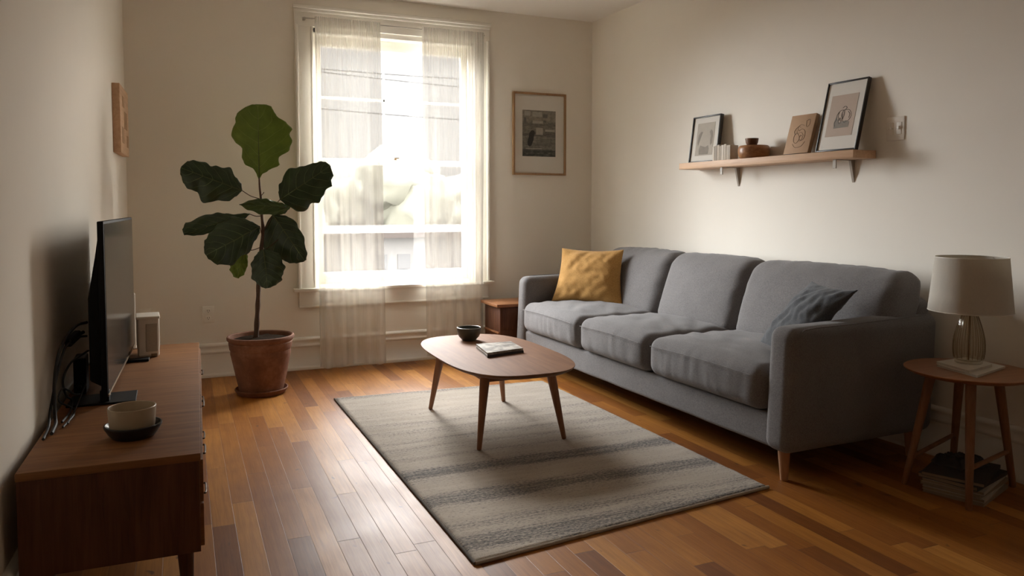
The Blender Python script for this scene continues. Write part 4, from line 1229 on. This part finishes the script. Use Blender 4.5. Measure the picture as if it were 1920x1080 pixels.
leaf((459, 470), (442, 522), [(0, 3), (.2, 20), (.5, 24), (.8, 18), (1, 6)], [(0, 3), (.2, 9), (.5, 13), (.8, 12), (1, 5)], .03, .05, 'leaf_pale', .025, 0, 9, attach=(491, 462, 0), lab='yellow green hanging leaf')
for a, b in (((493, 471, 0), (521, 448, -.03)), ((487, 368, 0), (495, 360, .0))):
    bm = NB(); A, B = pl(*a), pl(*b); tube(bm, spline([A, (A + B) / 2 + Vector((0, 0, -.004)), B], 5), .0024, 7); obj('petiole', bm, M['stem'], fig, world=True, sharp=180)

# ================================================================== OUTSIDE
def ext(name, c, rough=.9, var=.1, sc=2): return plain(name, c, rough, var, sc)
XM = {'ground': ext('pale_ground', (.04, .038, .033)), 'hill': ext('hazy_hill', (.06, .058, .05), var=.04, sc=.3), 'white': ext('white_siding', (.20, .195, .19)), 'roof': ext('pale_roof', (.06, .05, .045)),
      'dark': ext('window_dark', (.15, .15, .152)), 'tree': ext('hazy_foliage', (.21, .208, .168), var=.03, sc=3), 'wire': ext('wire_grey', (.08, .08, .08))}
bm = NB(); prism(bm, [(-60, 6.4), (90, 6.4), (90, 130), (-60, 130)], -1.25, -1.05); struct('ground', bm, XM['ground'], smooth=False)
# hill far away
bm = NB(); G = []
for j in range(13):
    row = []
    for i in range(41):
        u, v = i / 40, j / 12
        x = -20 + 90 * u; y = 70 + 40 * v
        h = (6.0 + 1.6 * math.sin(u * 9 + 1) + 1.5 * noise.noise(Vector((u * 8, 0, 0)))) * math.sin(min(1, v * 1.2) * PI / 2) + .6 * noise.noise(Vector((u * 30, v * 9, 3)))
        row.append(bm.verts.new((x, y, -1.1 + h)))
    G.append(row)
for j in range(12):
    for i in range(40): bm.faces.new((G[j][i], G[j][i + 1], G[j + 1][i + 1], G[j + 1][i]))
tag(obj('hill', bm, XM['hill'], sharp=180), 'pale hazy hill seen far beyond the window', 'hill', kind='structure')
# house
hs = thing('house', 'pale house with low roof seen through the window', 'house', (3.9, 14.0, -1.05))
bm = NB(); box(bm, -5.0, 4.0, 0, 5, 0, 1.62); obj('wall', bm, XM['white'], hs, smooth=False)
bm = NB()
for (y, z) in ((-.3, 1.60),): prism(bm, [(-5.3, -.35), (4.3, -.35), (4.3, 5.3), (-5.3, 5.3)], 1.62, 1.72)
obj('roof', bm, XM['roof'], hs, smooth=False)
for x in (-.62, -.18, .9, -1.7):
    bm = NB(); box(bm, x, x + .24, -.02, .02, 1.02, 1.30); w_ = obj('window', bm, XM['dark'], hs, smooth=False)
# trees
def tree(x, y, h, r, seed, label):
    t = thing('tree', label, 'tree', (x, y, -1.06))
    bm = NB(); tube(bm, spline([(0, 0, 0), (.05, 0, h * .3), (0, .05, h * .7)], 4), lambda q: .16 * (1 - q * .6), 10); obj('trunk', bm, XM['roof'], t)
    bm = NB(); rnd = random.Random(seed)
    for k in range(16):
        a = rnd.uniform(0, 2 * PI); rr = r * .65 * rnd.random() ** .5; cz_ = h * .62 + rnd.uniform(-.35, .38) * h * .6
        s_ = r * rnd.uniform(.38, .6)
        res = bmesh.ops.create_icosphere(bm, subdivisions=3, radius=s_, matrix=Matrix.Translation((rr * math.cos(a), rr * math.sin(a), cz_)))
        for v in res['verts']:
            v.co += Vector((noise.noise(v.co * 2.5), noise.noise(v.co * 2.5 + Vector((5, 0, 0))), noise.noise(v.co * 2.5 + Vector((0, 9, 0))))) * s_ * .3
    obj('crown', bm, XM['tree'], t, sharp=180)
tree(5.6, 22.5, 3.6, 1.9, 1, 'hazy green tree behind the roof, seen between the curtains')
tree(10.2, 24.5, 3.2, 1.8, 2, 'hazy green tree behind the house, seen through the right curtain')
tree(1.0, 23.5, 3.0, 1.7, 3, 'hazy green tree behind the house, seen through the left curtain')
for k, (z0, z1, y) in enumerate(((3.90, 4.35, 14), (4.30, 3.90, 15), (3.45, 3.30, 14.5))):
    bm = NB(); tube(bm, [(-4 + 20 * i / 24, y, z0 + (z1 - z0) * i / 24 - .5 * (1 - ((i - 12) / 12) ** 2)) for i in range(25)], .014, 6)
    tag(obj('utility_wire', bm, XM['wire'], loc=(0, 0, 0)), ['thin utility wire rising to the right, outside the window', 'thin utility wire falling to the right, outside the window', 'lowest thin utility wire outside the window'][k], 'wire', 'utility wires outside')

# ================================================================== LIGHT
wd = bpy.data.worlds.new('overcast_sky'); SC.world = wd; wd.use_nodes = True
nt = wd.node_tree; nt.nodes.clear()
def wn(t, **k):
    n = nt.nodes.new(t)
    for a, v in k.items(): setattr(n, a, v)
    return n
HAZE, ZENITH, BEHIND, LOBE_L, LOBE_R = 1.0, 22.5, 6.1, 6.5, 21.5  # sky radiances; the lobes are added outside the visible sky to brighten the room
tc = wn('ShaderNodeTexCoord'); sp = wn('ShaderNodeSeparateXYZ'); nt.links.new(tc.outputs['Generated'], sp.inputs[0])
def wm(op, x, y=None, z=None):
    n = wn('ShaderNodeMath', operation=op)
    for i, v in enumerate((x, y, z)):
        if v is None: continue
        if isinstance(v, (int, float)): n.inputs[i].default_value = v
        else: nt.links.new(v, n.inputs[i])
    return n.outputs[0]
def smooth(v, a, b, c, d):
    n = wn('ShaderNodeMapRange', interpolation_type='SMOOTHSTEP'); nt.links.new(v, n.inputs[0])
    for i, x in enumerate((a, b, c, d)): n.inputs[i + 1].default_value = x
    return n.outputs[0]
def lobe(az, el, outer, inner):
    """bright sky patch added out of view to light the room: azimuth from +Y towards +X, elevation, radii in degrees"""
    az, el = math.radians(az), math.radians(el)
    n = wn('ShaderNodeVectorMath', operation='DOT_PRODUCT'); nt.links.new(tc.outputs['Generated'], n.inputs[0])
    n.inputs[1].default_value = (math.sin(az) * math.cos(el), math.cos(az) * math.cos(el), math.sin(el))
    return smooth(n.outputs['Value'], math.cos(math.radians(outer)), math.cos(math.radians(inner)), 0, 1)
def tint(v, c, k):
    n = wn('ShaderNodeVectorMath', operation='SCALE'); n.inputs[0].default_value = c
    nt.links.new(wm('MULTIPLY', v, k), n.inputs['Scale']); return n.outputs[0]
def vadd(x, y):
    n = wn('ShaderNodeVectorMath', operation='ADD'); nt.links.new(x, n.inputs[0]); nt.links.new(y, n.inputs[1]); return n.outputs[0]
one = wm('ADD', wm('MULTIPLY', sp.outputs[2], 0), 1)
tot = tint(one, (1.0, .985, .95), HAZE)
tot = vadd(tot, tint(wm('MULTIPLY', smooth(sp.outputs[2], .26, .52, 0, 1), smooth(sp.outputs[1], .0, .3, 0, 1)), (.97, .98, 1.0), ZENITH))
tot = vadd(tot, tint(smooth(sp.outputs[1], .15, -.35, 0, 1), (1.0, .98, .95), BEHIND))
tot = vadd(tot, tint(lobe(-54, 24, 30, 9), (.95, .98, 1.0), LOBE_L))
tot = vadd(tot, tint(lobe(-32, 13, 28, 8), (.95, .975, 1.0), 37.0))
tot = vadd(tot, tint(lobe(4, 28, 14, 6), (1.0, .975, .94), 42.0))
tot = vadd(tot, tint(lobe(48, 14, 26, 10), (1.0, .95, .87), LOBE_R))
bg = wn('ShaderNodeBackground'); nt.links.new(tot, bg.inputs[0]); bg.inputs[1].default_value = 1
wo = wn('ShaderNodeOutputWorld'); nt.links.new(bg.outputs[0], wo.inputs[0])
ld = bpy.data.lights.new('window_portal', 'AREA'); ld.shape = 'RECTANGLE'; ld.size = OX1 - OX0; ld.size_y = OZ1 - OZ0
lo = bpy.data.objects.new('window_portal', ld); COL.objects.link(lo); lo.location = ((OX0 + OX1) / 2, YB + .18, (OZ0 + OZ1) / 2); lo.rotation_euler = (-PI / 2, 0, 0)
ld.cycles.is_portal = True

# ================================================================== CAMERA
cd = bpy.data.cameras.new('camera'); cam = bpy.data.objects.new('camera', cd); COL.objects.link(cam)
cam.location = (0, 0, 1.15); cam.rotation_euler = (math.radians(87), 0, -math.atan(620 / (1428 / math.cos(math.radians(3)))))
cd.sensor_width = 36; cd.lens = 1428 / 1920 * 36; cd.shift_y = -(540 - (387 + 1428 * math.tan(math.radians(3)))) / 1920
cd.clip_start = .02; cd.clip_end = 500
SC.camera = cam
SC.view_settings.view_transform = 'Standard'; SC.view_settings.look = 'None'
SC.view_settings.gamma = 1; SC.view_settings.use_curve_mapping = False
SC.view_settings.exposure = .66
SC.cycles.use_denoising = True
SC.cycles.max_bounces = 12; SC.cycles.diffuse_bounces = 8; SC.cycles.glossy_bounces = 4; SC.cycles.transparent_max_bounces = 12
SC.cycles.sample_clamp_indirect = 8
